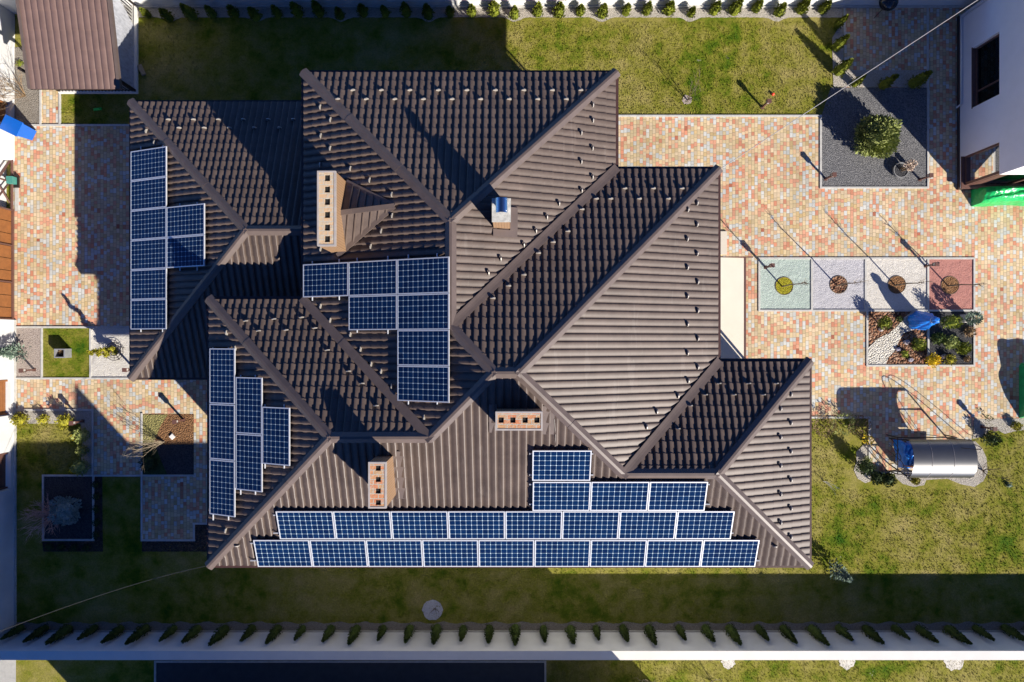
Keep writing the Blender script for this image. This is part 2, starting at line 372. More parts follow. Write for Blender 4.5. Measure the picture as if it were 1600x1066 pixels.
def disc(px, py, r, n=20, jit=.06): 
    c = P(px, py); r = r*H/F
    return [(c.x+r*(1+R.uniform(-jit, jit))*math.cos(2*math.pi*k/n), c.y+r*(1+R.uniform(-jit, jit))*math.sin(2*math.pi*k/n)) for k in range(n)]
struct('gravel_disc', MB().sheet(disc(676, 953, 16), Z2), M['g_lav'])
for q in ((1138, 1034, 11), (1323, 1033, 13), (1491, 1033, 15)): struct('gravel_disc', MB().sheet(disc(*q, jit=.15), Z2), M['g_white'])
struct('gravel_disc', MB().sheet(disc(1073, 156, 8, jit=.25), Z2), M['g_palepink'])
struct('concrete_path', MB().sheet(rect(-80, 1031, 25, 1150), Z1), M['concrete'])
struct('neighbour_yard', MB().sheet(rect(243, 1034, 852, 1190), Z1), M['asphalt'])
struct('door_step', MB().box(P(1112, 0).x, P(0, 398).y, 0, P(1135, 0).x, P(0, 362).y, .08), M['cream'])
# kerbs
def kerb(segs, wd=.07, h=.05, mat=None):
    mb = MB()
    for (x0, y0, x1, y1) in segs:
        a, b = P(x0, y0), P(x1, y1); d = b-a
        mb.obox(((a.x+b.x)/2, (a.y+b.y)/2, 0), d.length+wd*.98, wd, h+R.uniform(0, .002), math.atan2(d.y, d.x))
    return mb
ks = kerb([(962, 181.5, 1282, 181.5), (1282, 181.5, 1282, 293), (1282, 293.5, 1449.5, 293.5), (1449.5, 137, 1449.5, 293),
  (1186, 404, 1521, 404), (1186, 404, 1186, 485), (1186, 485.5, 1521, 485.5), (1521.5, 404, 1521.5, 571), (1354.5, 486, 1354.5, 571), (1354.5, 571.5, 1521.5, 571.5),
  (1268, 404, 1268, 485), (1352, 404, 1352, 485), (1449.5, 404, 1449.5, 485), (1450, 486, 1450, 571),
  (22, 511.5, 209, 511.5), (22, 591.5, 209, 591.5), (66, 512, 66, 591), (142, 512, 142, 591), (23, 512, 23, 591),
  (24, 640.5, 145, 640.5), (145.5, 641, 145.5, 743), (222, 647, 222, 843), (68, 743, 303, 743), (68, 743, 68, 843), (68, 843.5, 146.5, 843.5), (146.5, 744, 146.5, 843), 
  (222, 844, 304, 844), (303.5, 818, 303.5, 843), (303, 818, 327, 818), (1266, 652.5, 1357, 652.5), (1358, 653, 1358, 738), (1358, 738.5, 1430, 738.5),
  (64, 120, 64, 196), (94, 140, 94, 196), (20, 196, 205, 196), (1319, 9, 1319, 60), (243, 1033.5, 852, 1033.5), (243, 1034, 243, 1150), (852, 1034, 852, 1150), (24, 640, 24, 975), (1449, 9, 1449, 137)])
struct('kerb', ks, M['kerb'])

def tufts():
    rr = random.Random(77); q = MB()
    areas = [((205, 36, 800, 165), 7000), ((800, 34, 1298, 180), 13000), ((1268, 662, 1600, 972), 14000), ((330, 886, 1268, 972), 8000), ((24, 664, 126, 742), 1800), ((24, 850, 330, 972), 3000), ((164, 746, 220, 850), 900), ((68, 514, 140, 589), 900), ((95, 148, 205, 194), 800), ((860, 1031, 1600, 1066), 3500)]
    for (x0, y0, x1, y1), n in areas:
        for _ in range(n):
            px, py = rr.uniform(x0, x1), rr.uniform(y0, y1)
            if 1320 < px < 1540 and py < 765: continue
            c = P(px, py, 0)
            a = rr.random()*6.283; l = rr.uniform(.03, .06); w_ = rr.uniform(.01, .022); dx, dy = math.cos(a), math.sin(a)
            q.add([(c.x-dy*w_, c.y+dx*w_, 0), (c.x+dy*w_, c.y-dx*w_, 0), (c.x+dx*l*.9, c.y+dy*l*.9, l)], [(0, 1, 2)])
    tag(obj('grass', q, M['grass']), 'short patchy green and straw coloured grass of the lawns', 'grass', kind='stuff')
tufts()
# ------------------------------------------------------------------ the house
ZE = 5.45
PL = {'N1': (8.03, .410), 'N2': (5.143, .412), 'N3': (-.616, .400), 'NW': (1.249, .437), 'S': (-6.71, .419), 'W': (-6.226, .428), 'WS': (-9.058, .419), 'E1': (3.103, .411), 'E2': (6.167, .410), 'E3': (8.898, .398)}
ZW = 3.05
WP = {'N': (7.99, .42), 'S': (-1.22, .42), 'W': (-12.74, .42)}
def zat(key, x, y, tab=None, ze=None):
    t = tab or PL; o, s = t[key]; ze = ze if ze is not None else (ZE if t is PL else ZW)
    if key[0] == 'N': return ze+s*(o-y)
    if key[0] == 'S': return ze+s*(y-o)
    if key[0] == 'W': return ze+s*(x-o)
    return ze+s*(o-x)
def abc(key, tab=None):
    z0 = zat(key, 0, 0, tab); return zat(key, 1, 0, tab)-z0, zat(key, 0, 1, tab)-z0, z0
def hitp(px, py, key, tab=None, off=0.0):
    a, b, c = abc(key, tab); c += off
    rx, ry = (px-800)/F, -(py-533)/F      # point = (rx*(H-z), ry*(H-z), z);  z = a x + b y + c
    k = a*rx+b*ry; z = (k*H+c)/(1+k); return Vector((rx*(H-z), ry*(H-z), z))
def v3(*keys):
    rows = []; rhs = []
    for k in keys:
        if k == 'e': rows.append((0, 0, 1)); rhs.append(ZE)
        else: a, b, c = abc(k); rows.append((-a, -b, 1)); rhs.append(c)
    return Matrix(rows).inverted() @ Vector(rhs)
V = {'A': v3('W', 'N1', 'e'), 'B': v3('E1', 'N1', 'e'), 'C': v3('E1', 'N2', 'e'), 'D': v3('E2', 'N2', 'e'), 'E': v3('E2', 'N3', 'e'), 'F': v3('E3', 'N3', 'e'), 'G': v3('E3', 'S', 'e'),
     'H': v3('WS', 'S', 'e'), 'I': v3('WS', 'NW', 'e'), 'J': v3('W', 'NW', 'e'), 'R1': v3('N1', 'W', 'E1'), 'R2': v3('W', 'E1', 'N2'), 'R3': v3('W', 'N2', 'S'), 'R4': v3('N2', 'S', 'E2'),
     'K2': v3('W', 'S', 'NW'), 'K1': v3('WS', 'S', 'NW'), 'Q1': v3('S', 'E2', 'N3'), 'Q2': v3('S', 'N3', 'E3')}
FACES = {'N1': 'A B R1', 'W': 'A R1 R2 R3 K2 J', 'E1': 'B C R2 R1', 'N2': 'C D R4 R3 R2', 'E2': 'D E Q1 R4', 'N3': 'E F Q2 Q1', 'E3': 'F G Q2', 'S': 'G H K1 K2 R3 R4 Q1 Q2', 'NW': 'J I K1 K2', 'WS': 'I H K1'}
WAVE = [0, .78, 1.0, .97, .88, .76, .6, .42, .22, .06]
def tiles(mb, key, pts, tab=None, pitch=.212, row=.35, amp=.046, step=.03):
    """corrugated stepped roof sheet over the plan polygon pts, lying on plane key"""
    t = tab or PL; o, s = t[key]; D = row*math.cos(math.atan(s)); nsub = 10
    tri = geometry.tessellate_polygon([[Vector((p[0], p[1], 0)) for p in pts]])
    al = key[0] in 'NS'
    for tr in tri:
        pp = [Vector((pts[i][0], pts[i][1])) for i in tr]
        ar = (pp[1]-pp[0]).x*(pp[2]-pp[0]).y-(pp[1]-pp[0]).y*(pp[2]-pp[0]).x
        if abs(ar) < 1e-5: continue
        if ar < 0: pp.reverse()
        us = [(p.x if al else p.y) for p in pp]
        ds = [{'N': o-p.y, 'S': p.y-o, 'W': p.x-o, 'E': o-p.x}[key[0]] for p in pp]
        du = pitch/nsub; i0 = math.floor(min(us)/du)-1; i1 = math.ceil(max(us)/du)+1
        r0 = math.floor(min(ds)/D)-1; r1 = math.ceil(max(ds)/D)+1
        vs = []; fs = []
        def pt(u, d, z):
            if key[0] == 'N': return (u, o-d, z)
            if key[0] == 'S': return (u, o+d, z)
            if key[0] == 'W': return (o+d, u, z)
            return (o-d, u, z)
        ze = ZE if t is PL else ZW
        nu = i1-i0+1
        for r in range(r0, r1+1):
            for lv in (0, 1):
                for i in range(i0, i1+1):
                    u = i*du; wv = WAVE[i % nsub] if key[0] in 'NW' else WAVE[-i % nsub]
                    d = (r+lv)*D-.04*wv; vs.append(pt(u, d, ze+s*(r+lv)*D+wv*amp*(.5 if key[0] == 'E' else .9 if key[0] == 'S' else 1)+(step if lv == 0 else 0)))
        rows = 2*(r1-r0+1)
        for a in range(rows-1):
            for i in range(nu-1):
                q = (a*nu+i, a*nu+i+1, (a+1)*nu+i+1, (a+1)*nu+i)
                fs.append(q)
        me = bpy.data.meshes.new('tmp'); me.from_pydata(vs, [], fs); bm = bmesh.new(); bm.from_mesh(me); bpy.data.meshes.remove(me)
        for k in range(3):
            a, b = pp[k], pp[(k+1) % 3]; e = b-a; nrm = Vector((e.y, -e.x, 0)).normalized()
            bmesh.ops.bisect_plane(bm, geom=bm.verts[:]+bm.edges[:]+bm.faces[:], plane_co=(a.x, a.y, 0), plane_no=nrm, clear_outer=True, dist=1e-5)
        bm.normal_update(); bm.verts.index_update()
        up = key[0] in 'NSWE'
        mb.add([v.co[:] for v in bm.verts], [tuple(v.index for v in (f.verts if f.normal.z >= 0 else reversed(f.verts[:]))) for f in bm.faces]); bm.free()
house = thing('house', 'large brown tiled hip roofed house covered in blue solar panels at the centre', 'house', (0, 0, 0))
mb = MB()
for k, s in FACES.items(): tiles(mb, k, [V[q] for q in s.split()])
roof = obj('roof', mb, M['roof'], house)
# wing roof: plan polygons
WX1 = -5.75; hw = (WP['N'][0]-WP['S'][0])/2; ymid = WP['S'][0]+hw; ax = WP['W'][0]+hw
mb = MB()
tiles(mb, 'N', [(WP['W'][0], WP['N'][0]), (WX1, WP['N'][0]), (WX1, ymid), (ax, ymid)], WP)
tiles(mb, 'S', [(WP['W'][0], WP['S'][0]), (-8.3, WP['S'][0]), (-8.3, 1.2), (WX1, 1.2), (WX1, ymid), (ax, ymid)], WP)
tiles(mb, 'W', [(WP['W'][0], WP['N'][0]), (ax, ymid), (WP['W'][0], WP['S'][0])], WP)
wroof = tag(obj('roof', mb, M['roof'], house), label='lower brown tiled roof over the west wing')
# ridge, hip and valley bands
def band(a, b, k1, k2, tab=None, hw=.15, lift=.075, mid=.045, ext=.06, thick=.012):
    a, b = Vector(a), Vector(b); d = (b-a); d2 = Vector((d.x, d.y, 0)).normalized(); n = Vector((-d2.y, d2.x, 0))
    a = a-d2*ext; b = b+d2*ext
    def zz(p, key): return zat(key, p.x, p.y, tab)
    # which plane is on the +n side: the lower one on a hip, tested at the middle
    m = (a+b)/2; q = m+n*.5
    convex = abs(zat(k1, q.x, q.y, tab)-zat(k2, q.x, q.y, tab))
    zfun = (lambda p: min(zz(p, k1), zz(p, k2)))
    r = m-n*.5; zc = (zz(m, k1)+zz(m, k2))/2
    # valley if both neighbours (true surface = higher plane) : decide by caller through lift sign
    mbb = MB(); secs = []
    L = (b-a).length; ns = max(1, int(L/1.9)); 
    for i in range(ns):
        p0 = a+(b-a)*(i/ns)-d2*(.05 if i else 0); p1 = a+(b-a)*((i+1)/ns); up = .008*(i % 2)
        vs = []
        for p in (p0, p1):
            for off, hh in ((-hw, 0), (-hw, lift), (-.035, lift+mid), (.035, lift+mid), (hw, lift), (hw, 0)):
                q = p+n*off; vs.append((q.x, q.y, zfun2(q, k1, k2, tab, band.valley)+hh+up+(-.02 if hh == 0 else 0)))
        mbb.add(vs, [(j, j+1, j+7, j+6) for j in range(5)]+[(0, 1, 2, 3, 4, 5), (11, 10, 9, 8, 7, 6)])
    return mbb
def zfun2(q, k1, k2, tab, valley):
    z1, z2 = zat(k1, q.x, q.y, tab), zat(k2, q.x, q.y, tab); return max(z1, z2) if valley else min(z1, z2)
CAPS = [('A', 'R1', 'N1', 'W'), ('B', 'R1', 'N1', 'E1'), ('R1', 'R2', 'W', 'E1'), ('R2', 'R3', 'W', 'N2'), ('R3', 'R4', 'N2', 'S'), ('D', 'R4', 'N2', 'E2'), ('R3', 'K2', 'W', 'S'), ('K1', 'K2', 'NW', 'S'),
        ('H', 'K1', 'WS', 'S'), ('I', 'K1', 'WS', 'NW'), ('R4', 'Q1', 'E2', 'S'), ('Q1', 'Q2', 'N3', 'S'), ('F', 'Q2', 'N3', 'E3'), ('G', 'Q2', 'E3', 'S')]
band.valley = False
for a, b, k1, k2 in CAPS: obj('ridge_cap', band(V[a], V[b], k1, k2), M['cap'], roof)
AP = Vector((ax, ymid, ZW+.42*hw))
for a, b, k1, k2 in ((Vector((WP['W'][0], WP['N'][0], ZW)), AP, 'N', 'W'), (Vector((WP['W'][0], WP['S'][0], ZW)), AP, 'S', 'W'), (AP, Vector((WX1, ymid, AP.z)), 'N', 'S')):
    obj('ridge_cap', band(a, b, k1, k2, WP), M['cap'], wroof)
band.valley = True
for a, b, k1, k2 in (('C', 'R2', 'E1', 'N2'), ('J', 'K2', 'W', 'NW'), ('E', 'Q1', 'E2', 'N3')): obj('valley_flashing', band(V[a], V[b], k1, k2, mid=.02, lift=.085, hw=.13), M['cap'], roof)
# walls, soffit, fascia, gutters
OUT = [V[k] for k in 'A B C D E F G H I J'.split()]
def offs(pts, d):
    n = len(pts); a = sum(pts[i][0]*pts[(i+1) % n][1]-pts[(i+1) % n][0]*pts[i][1] for i in range(n)); sg = 1 if a > 0 else -1; out = []
    for i in range(n):
        p0, p1, p2 = [Vector((pts[j % n][0], pts[j % n][1])) for j in (i-1, i, i+1)]
        e1 = (p1-p0).normalized(); e2 = (p2-p1).normalized(); n1 = Vector((-e1.y, e1.x))*sg; n2 = Vector((-e2.y, e2.x))*sg
        k = 1+n1.dot(n2); out.append(p1+(n1+n2)*(d/k))
    return out
inner = offs([(p.x, p.y) for p in OUT], .55)
obj('wall', MB().prism([(p.x, p.y) for p in inner], 0, ZE-.10), M['plaster'], house)
def ring(mb, pts, d0, d1, z0, z1):
    a = offs(pts, d0); b = offs(pts, d1); n = len(pts)
    for i in range(n):
        j = (i+1) % n
        vs = [(a[i].x, a[i].y, z0), (a[j].x, a[j].y, z0), (b[j].x, b[j].y, z0), (b[i].x, b[i].y, z0)]
        vs += [(x, y, z1) for x, y, _ in vs]
        mb.add(vs, [(3, 2, 1, 0), (4, 5, 6, 7), (0, 1, 5, 4), (1, 2, 6, 5), (2, 3, 7, 6), (3, 0, 4, 7)])
    return mb
o2 = [(p.x, p.y) for p in OUT]
obj('soffit', ring(MB(), o2, .03, .6, ZE-.10, ZE-.07), M['fascia'], house)
obj('fascia', ring(MB(), o2, .0, .028, ZE-.16, ZE-.012), M['fascia'], house)
g = obj('gutter', ring(MB(), o2, -.095, -.003, ZE-.13, ZE-.035), M['gutter'], house)
for q in ('B', 'D', 'F', 'G', 'A'):
    p = V[q]; sx = -.62 if q in 'BDFG' else .62; sy = .62 if q in 'GH' else -.62
    obj('downpipe', MB().tube([(p.x+sx*.1, p.y+sy*.1, ZE-.12), (p.x+sx*.8, p.y+sy*.8, ZE-.5), (p.x+sx*.8, p.y+sy*.8, .05)], .045, 8), M['gutter'], g)
wo = [(WP['W'][0], WP['S'][0]), (-8.5, WP['S'][0]), (-8.5, WP['N'][0]-4), (-5.9, WP['N'][0]-4), (-5.9, WP['N'][0]), (WP['W'][0], WP['N'][0])]
obj('wall', MB().box(WP['W'][0]+.45, WP['S'][0]+.45, 0, -8.45, 1.9, ZW-.1).box(WP['W'][0]+.45, 1.9, 0, -5.7, WP['N'][0]-.45, ZW-.1), M['plaster'], house)
obj('fascia', MB().box(WP['W'][0]-.08, WP['S'][0]-.08, ZW-.14, -8.56, WP['S'][0], ZW-.02).box(WP['W'][0]-.08, WP['N'][0], ZW-.14, -5.8, WP['N'][0]+.08, ZW-.02).box(WP['W'][0]-.08, WP['S'][0], ZW-.14, WP['W'][0], WP['N'][0], ZW-.02)
    .box(WP['W'][0], WP['S'][0], ZW-.1, WP['W'][0]+.45, WP['N'][0], ZW-.07).box(WP['W'][0]+.45, WP['S'][0], ZW-.1, -8.6, WP['S'][0]+.45, ZW-.07), M['fascia'], house)
# chimneys
def chimney(x0, y0, x1, y1, zt, zb, flues, brick, clad, label, along_y=True, rim=.035):
    c = tag(obj('chimney', MB().box(x0, y0, zb, x1, y1, zt-.05), clad, house), label=label)
    # top slab with shallow flue holes, each over a black plate
    mb = MB(); t = zt; L0, L1 = (y0, y1) if along_y else (x0, x1); A0, A1 = (x0, x1) if along_y else (y0, y1)
    aw = A1-A0; h0 = A0+aw*.40; h1 = A0+aw*.70; n = flues
    def bx(a0, l0, a1, l1, z0=t-.05, z1=t):
        if along_y: mb.box(a0, l0, z0, a1, l1, z1)
        else: mb.box(l0, a0, z0, l1, a1, z1)
    bx(A0+rim, L0+rim, h0, L1-rim); bx(h1, L0+rim, A1-rim, L1-rim)
    pos = [L0+(L1-L0)*(k+.5+.12*(R.random()-.5))/n for k in range(n)]; hl = .066 if n < 6 else .085; last = L0+rim
    for q in pos: bx(h0, last, h1, q-hl, t-.05, t); last = q+hl
    bx(h0, last, h1, L1-rim)
    obj('chimney_top', mb, brick, c)
    for q in pos:
        m2 = MB()
        if along_y: m2.box(h0, q-hl, t-.049, h1, q+hl, t-.044)
        else: m2.box(q-hl, h0, t-.049, q+hl, h1, t-.044)
        obj('flue', m2, M['black'], c)
    m3 = MB().box(x0-.012, y0-.012, t-.09, x1+.012, y0+rim, t+.012).box(x0-.012, y1-rim, t-.09, x1+.012, y1+.012, t+.012).box(x0-.012, y0+rim, t-.09, x0+rim, y1-rim, t+.012).box(x1-rim, y0+rim, t-.09, x1+.012, y1-rim, t+.012)
    obj('edge_trim', m3, M['alu2'], c)
    return c
M['alu2'] = plain('grey_trim_metal', (.40, .36, .33), .5, .2)
m = NT('ribbed_tan_sheet'); sp = m.n('SeparateXYZ'); m.l(m.wpos(), sp.inputs[0]); q = m.math('FRACT', m.math('DIVIDE', m.math('ADD', sp.outputs[0], sp.outputs[1]), .075)); 
m.col(m.mix(m.math('LESS_THAN', q, .14), (.30, .18, .095), (.15, .085, .045))); M['clad'] = m.set(.55)
s = 57.5; chimney(-5.28, 2.59, -4.80, 4.61, 7.36, 5.5, 6, M['brick2'], M['clad'], 'long chimney stack with six openings beside the upper solar panels')
chimney(-3.75, -4.37, -3.30, -3.18, 8.03, 5.7, 4, M['brick'], M['clad'], 'chimney stack standing lengthwise just above the row of solar panels')
chimney(-.41, -2.27, .77, -1.81, 8.5, 7.0, 4, M['brick'], M['clad'], 'chimney stack just below the highest ridge', along_y=False)
# flashings round the chimneys, lying on the slope
def patch(key, x0, y0, x1, y1, off=.06, th=.02):
    vs = [(x, y, zat(key, x, y)+off) for x, y in ((x0, y0), (x1, y0), (x1, y1), (x0, y1))]; vs += [(x, y, z-th-.06) for x, y, z in vs]
    return MB().add(vs, [(0, 1, 2, 3), (7, 6, 5, 4), (4, 5, 1, 0), (5, 6, 2, 1), (6, 7, 3, 2), (7, 4, 0, 3)])
obj('flashing', patch('S', -3.30, -4.5, -3.0, -3.05), M['cap'], roof)
obj('flashing', patch('S', -.62, -2.5, -.41, -1.7), M['cap'], roof); obj('flashing', patch('S', .77, -2.55, 1.15, -1.75), M['cap'], roof)
# saddle roof behind the long chimney
aa = hitp(616, 322, 'W', off=.1); nb = hitp(541, 284, 'W', off=.1); sb = hitp(527, 400, 'W', off=.1)
top = Vector((-4.80, 3.60, aa.z-.06))
mb = MB().add([aa, nb, sb, top, (nb.x-.05, nb.y, nb.z-.25), (sb.x, sb.y, sb.z-.25)], [(0, 1, 3), (0, 3, 2), (1, 4, 3), (2, 3, 5)])
sad = obj('saddle_roof', mb, M['roof'], roof)
for a, b in ((aa, nb), (aa, sb), (aa, top)):
    d = (b-a).normalized(); n = Vector((-d.y, d.x, 0)).normalized()*.07
    obj('saddle_trim', MB().add([a-n+Vector((0, 0, .03)), a+n+Vector((0, 0, .03)), b+n+Vector((0, 0, .03)), b-n+Vector((0, 0, .03)), a-n-Vector((0, 0, .08)), a+n-Vector((0, 0, .08)), b+n-Vector((0, 0, .08)), b-n-Vector((0, 0, .08))],
        [(0, 1, 2, 3), (4, 5, 1, 0), (5, 6, 2, 1), (6, 7, 3, 2), (7, 4, 0, 3)]), M['cap'], roof)
mbr = MB()
for i in range(1, 7):
    t = i/7; a = top.lerp(aa, t)
    b = sb.lerp(aa, t); mbr.tube([(a.x, a.y-.03, a.z+.01), (b.x, b.y, b.z+.01)], .028, 6); c2 = nb.lerp(aa, t); mbr.tube([(a.x, a.y+.03, a.z+.01), (c2.x, c2.y, c2.z+.01)], .028, 6)
obj('saddle_ribs', mbr, M['roof'], roof)
# ventilation shaft with a curved cowl
vx0, vx1, vy0, vy1, vz = -.507, -.05, 3.14, 3.72, 8.0
c = tag(obj('chimney', MB().box(vx0, vy0, 6.3, vx1, vy1, vz-.03), M['clad'], house), label='short square shaft with a shiny curved cowl on its white top')
obj('chimney_top', MB().box(vx0-.02, vy0-.02, vz-.029, vx1+.02, vy1+.02, vz+.01), plain('weathered_white_cap', (.42, .41, .37), .8, 0, .3, 9), c)
mb = MB(); n = 10
cx, cy = -.27, 3.50
ps = [(cx-.15+.30*i/n, .10*math.sin(math.pi*i/n)) for i in range(n+1)]
mb.add([(x, y, vz+.30+z) for y in (cy-.19, cy+.19) for x, z in ps], [(i, i+1, n+2+i, n+1+i) for i in range(n)])
cow = obj('cowl', mb, plain('polished_steel', (.42, .45, .48), .2, 1, .02), c, smooth=True)
mb = MB().tube([(cx, cy, vz), (cx, cy, vz+.2)], .09, 12)
for a in (-.12, .12):
    for b in (-.15, .15): mb.tube([(cx+a*.5, cy+b*.5, vz+.15), (cx+a, cy+b, vz+.33)], .012, 5)
obj('flue_pipe', mb, M['alu'], c)
obj('flashing', patch('E1', -.05, 3.1, .16, 3.74, .10), M['cap'], roof); obj('flashing', patch('E1', -.52, 2.9, .15, 3.10, .085), M['cap'], roof)
# snow guards
G = {'N1': [(552+44.4*i, 142) for i in range(9)]+[(528.5+44.5*i, 156) for i in range(9)],
 'W': [(501, 168), (517, 188), (502, 213), (516.5, 232.5), (548, 264), (578, 282), (612.5, 304.5), (613, 337.6), (596, 361.6), (579.6, 385.7), (501.6, 389.5), (501.6, 478.7), (516.6, 500.6), (548, 522.6), (564, 545.7), (580.5, 568.8), (596, 580), (612.6, 603.5), (663, 651.6), (501, 258)],
 'NW': [(385, 501.6), (429, 498.6), (472, 496), (405, 517), (448, 515.7), (492.6, 512.7), (512, 547), (545, 580), (566, 599), (588, 633.6)],
 'WS': [(355, 520), (368.6, 544), (353.6, 829)],
 'N2': [(770, 466), (794.4, 446.7), (818.4, 429.5), (841, 395.6), (864, 378.5), (887, 361.7), (909, 327.5), (931.6, 311), (954, 311), (976, 295), (998.6, 311), (1020.5, 295), (1043.7, 311), (1065, 295)],
 'N3': [(1122.6, 599), (1168.9, 599), (1211.9, 599), (1101.6, 616.5), (1146, 616.5), (1192, 616.5), (1078, 633.6), (1058.7, 669.6)],
 'E1': [(926.6, 164.6), (926.6, 188.6), (908.5, 208), (926, 232), (908.5, 253), (926, 277), (909, 298), (873.9, 318.4), (855, 339.5), (837.9, 361), (819, 382.7), (782.9, 404.6), (764, 426.5)],
 'E2': [(1089, 317.5), (1074.6, 328), (1089, 351), (1073.7, 373.7), (1089, 396.5), (1074, 418), (1090, 440.7), (1074, 463), (1090, 485.7), (1074, 506.7), (1090, 529), (1074, 551.7), (1090, 573.7), (1075, 595), (1059, 618.5), (1026, 643), (1010, 667)],
 'E3': [((1235, 1219)[i % 2], 616+22.2*i) for i in range(11)], 'S': [(1210, 852.8), (371, 852)],
 'wN': [(264+39*i, 187.5) for i in range(6)]+[(280.7+39.2*i, 200.5) for i in range(5)], 'wW': [(229.7, 205.7), (242.6, 223.7)]}
def guard(mb, p, key):
    k = key[-1] if key[0] == 'w' else key[0]
    up = {'N': Vector((0, -1, 0)), 'S': Vector((0, 1, 0)), 'W': Vector((1, 0, 0)), 'E': Vector((-1, 0, 0))}[k]; sd = Vector((-up.y, up.x, 0)); n = 7
    up = (up+Vector((0, 0, .42))).normalized(); nn = Vector((0, 0, 1))
    vs = []
    for i in range(n):
        t = math.pi*i/(n-1); a = -math.cos(t)*.074; h = math.sin(t)*.10+.035
        q = p+sd*a-up*.02+nn*h; vs += [q, q+up*.028]
    mb.add(vs, [(2*i, 2*i+2, 2*i+3, 2*i+1) for i in range(n-1)])
    vs2 = [v-nn*.012-(v-p).normalized()*.012 for v in vs]
    mb.add(vs2, [(2*i+1, 2*i+3, 2*i+2, 2*i) for i in range(n-1)])
    # face plate closing the arch
    mb.add([vs[2*i+1] for i in range(n)]+[p+sd*-.078+up*.03, p+sd*.078+up*.03], [tuple(list(range(n))+[n+1, n])])
allg = [(k, q) for k in ('N1', 'E2', 'E3', 'W', 'N2', 'NW', 'E1', 'S', 'WS', 'N3', 'wN', 'wW') for q in G[k]]
rest = MB()
for i, (k, q) in enumerate(allg):
    if k[0] == 'w': p = hitp(q[0], q[1], k[1], WP, .03)
    else: p = hitp(q[0], q[1], k, None, .03)
    if i < 100: g_ = MB(); guard(g_, p, k); obj('snow_guard', g_, M['guard'], roof)
    else: guard(rest, p, k)
tag(obj('snow_guard', rest, M['guard'], roof), kind='stuff')
# solar panels
LNG, SHT = 1.622, .972
pm = MB().box(.028, .028, .006, LNG-.028, SHT-.028, .036)
fm = MB()
for b in ((0, 0, LNG, .03), (0, SHT-.03, LNG, SHT), (0, .03, .03, SHT-.03), (LNG-.03, .03, LNG, SHT-.03)): fm.box(b[0], b[1], 0, b[2], b[3], .040)
def mesh_of(name, mb, mat):
    me = bpy.data.meshes.new(name); me.from_pydata(mb.v, [], mb.f); me.materials.append(mat); return me
me_c = mesh_of('cells', pm, M['cells']); me_f = mesh_of('frame', fm, M['alu'])
def frame_at(key, tab, longdir):
    """rotation whose x axis runs along the long side; y up or along; z normal"""
    a, b, c = abc(key, tab); n = Vector((-a, -b, 1)).normalized()
    if longdir == 'x': X = Vector((1, 0, a)).normalized()
    else: X = Vector((0, 1, b)).normalized()
    Y = n.cross(X); return Matrix((X, Y, n)).transposed(), X, Y, n
def panel(key, tab, px, py, longdir, label, group, i=0, j=0, pl=LNG+.019, ps=SHT+.014):
    Rm, X, Y, n = frame_at(key, tab, longdir)
    o0 = hitp(px, py, key, tab, .15)
    o = thing('solar_panel', label, 'solar panel', o0+X*pl*i+Y*ps*j, group); o.rotation_euler = Rm.to_euler()
    for nm, me in (('cells', me_c), ('frame', me_f)):
        c = bpy.data.objects.new(nm, me); COL.objects.link(c); c.parent = o
    return o
ORD = ['leftmost', 'second from the left', 'third from the left', 'fourth from the left', 'fifth from the left', 'sixth from the left', 'seventh from the left', 'eighth from the left', 'rightmost']
GS = 'solar panels on the long lower slope'
def ordn(i, n): return 'rightmost' if i == n-1 else ORD[i]
for i in range(9): panel('S', None, 403.5, 884.5, 'x', f'{ordn(i,9)} solar panel in the lowest row, along the front eaves', GS, i, 0)
for i in range(8): panel('S', None, 438, 841.3, 'x', f'{ordn(i,8)} solar panel in the eight panel row above the lowest one', GS, i, 0)
for i in range(3): panel('S', None, 832, 797, 'x', f'{("left","middle","right")[i]} solar panel of the short row of three on the front slope', GS, i, 0)
panel('S', None, 831.5, 750, 'x', 'single solar panel stacked above the left end of the short row of three', GS)
GW = 'solar panels beside the long chimney'
# W plane: long side up the slope (x), short side along y; origin lower-left corner
rowy = [464.5, 517, 572, 628]; lab = ['top', 'second', 'third', 'lowest']
for r_, cols in ((0, (0, 1, 2)), (1, (1, 2)), (2, (2,)), (3, (2,))):
    for c_ in cols:
        base = hitp(702.5, 400.5, 'W', None, .15)
        Rm, X, Y, n = frame_at('W', None, 'x')
        p0 = base-X*(LNG+.019)*(3-c_)+X*.019-Y*(SHT+.012)*(r_+1)
        o = thing('solar_panel', {0: ('left', 'middle', 'right')[c_]+' solar panel in the row of three just below the long chimney', 1: ('', 'left', 'right')[c_]+' solar panel in the row of two under the middle ridge', 2: 'upper of the two single solar panels left of the middle ridge', 3: 'lower of the two single solar panels left of the middle ridge, bottom of its column'}[r_], 'solar panel', p0, GW)
        o.rotation_euler = Rm.to_euler()
        for nm, me in (('cells', me_c), ('frame', me_f)):
            c = bpy.data.objects.new(nm, me); COL.objects.link(c); c.parent = o
GG = 'solar panels on the west wing roof'
Rm, X, Y, n = frame_at('W', WP, 'x'); base = hitp(205.5, 515, 'W', WP, .15); NUM = ['lowest', 'fifth from the top', 'fourth from the top', 'third from the top', 'second from the top', 'topmost']
for k in range(6):
    o = thing('solar_panel', NUM[k]+' solar panel in the six panel column at the far left eaves', 'solar panel', base+Y*(SHT+.012)*k, GG); o.rotation_euler = Rm.to_euler()
    for nm, me in (('cells', me_c), ('frame', me_f)):
        c = bpy.data.objects.new(nm, me); COL.objects.link(c); c.parent = o
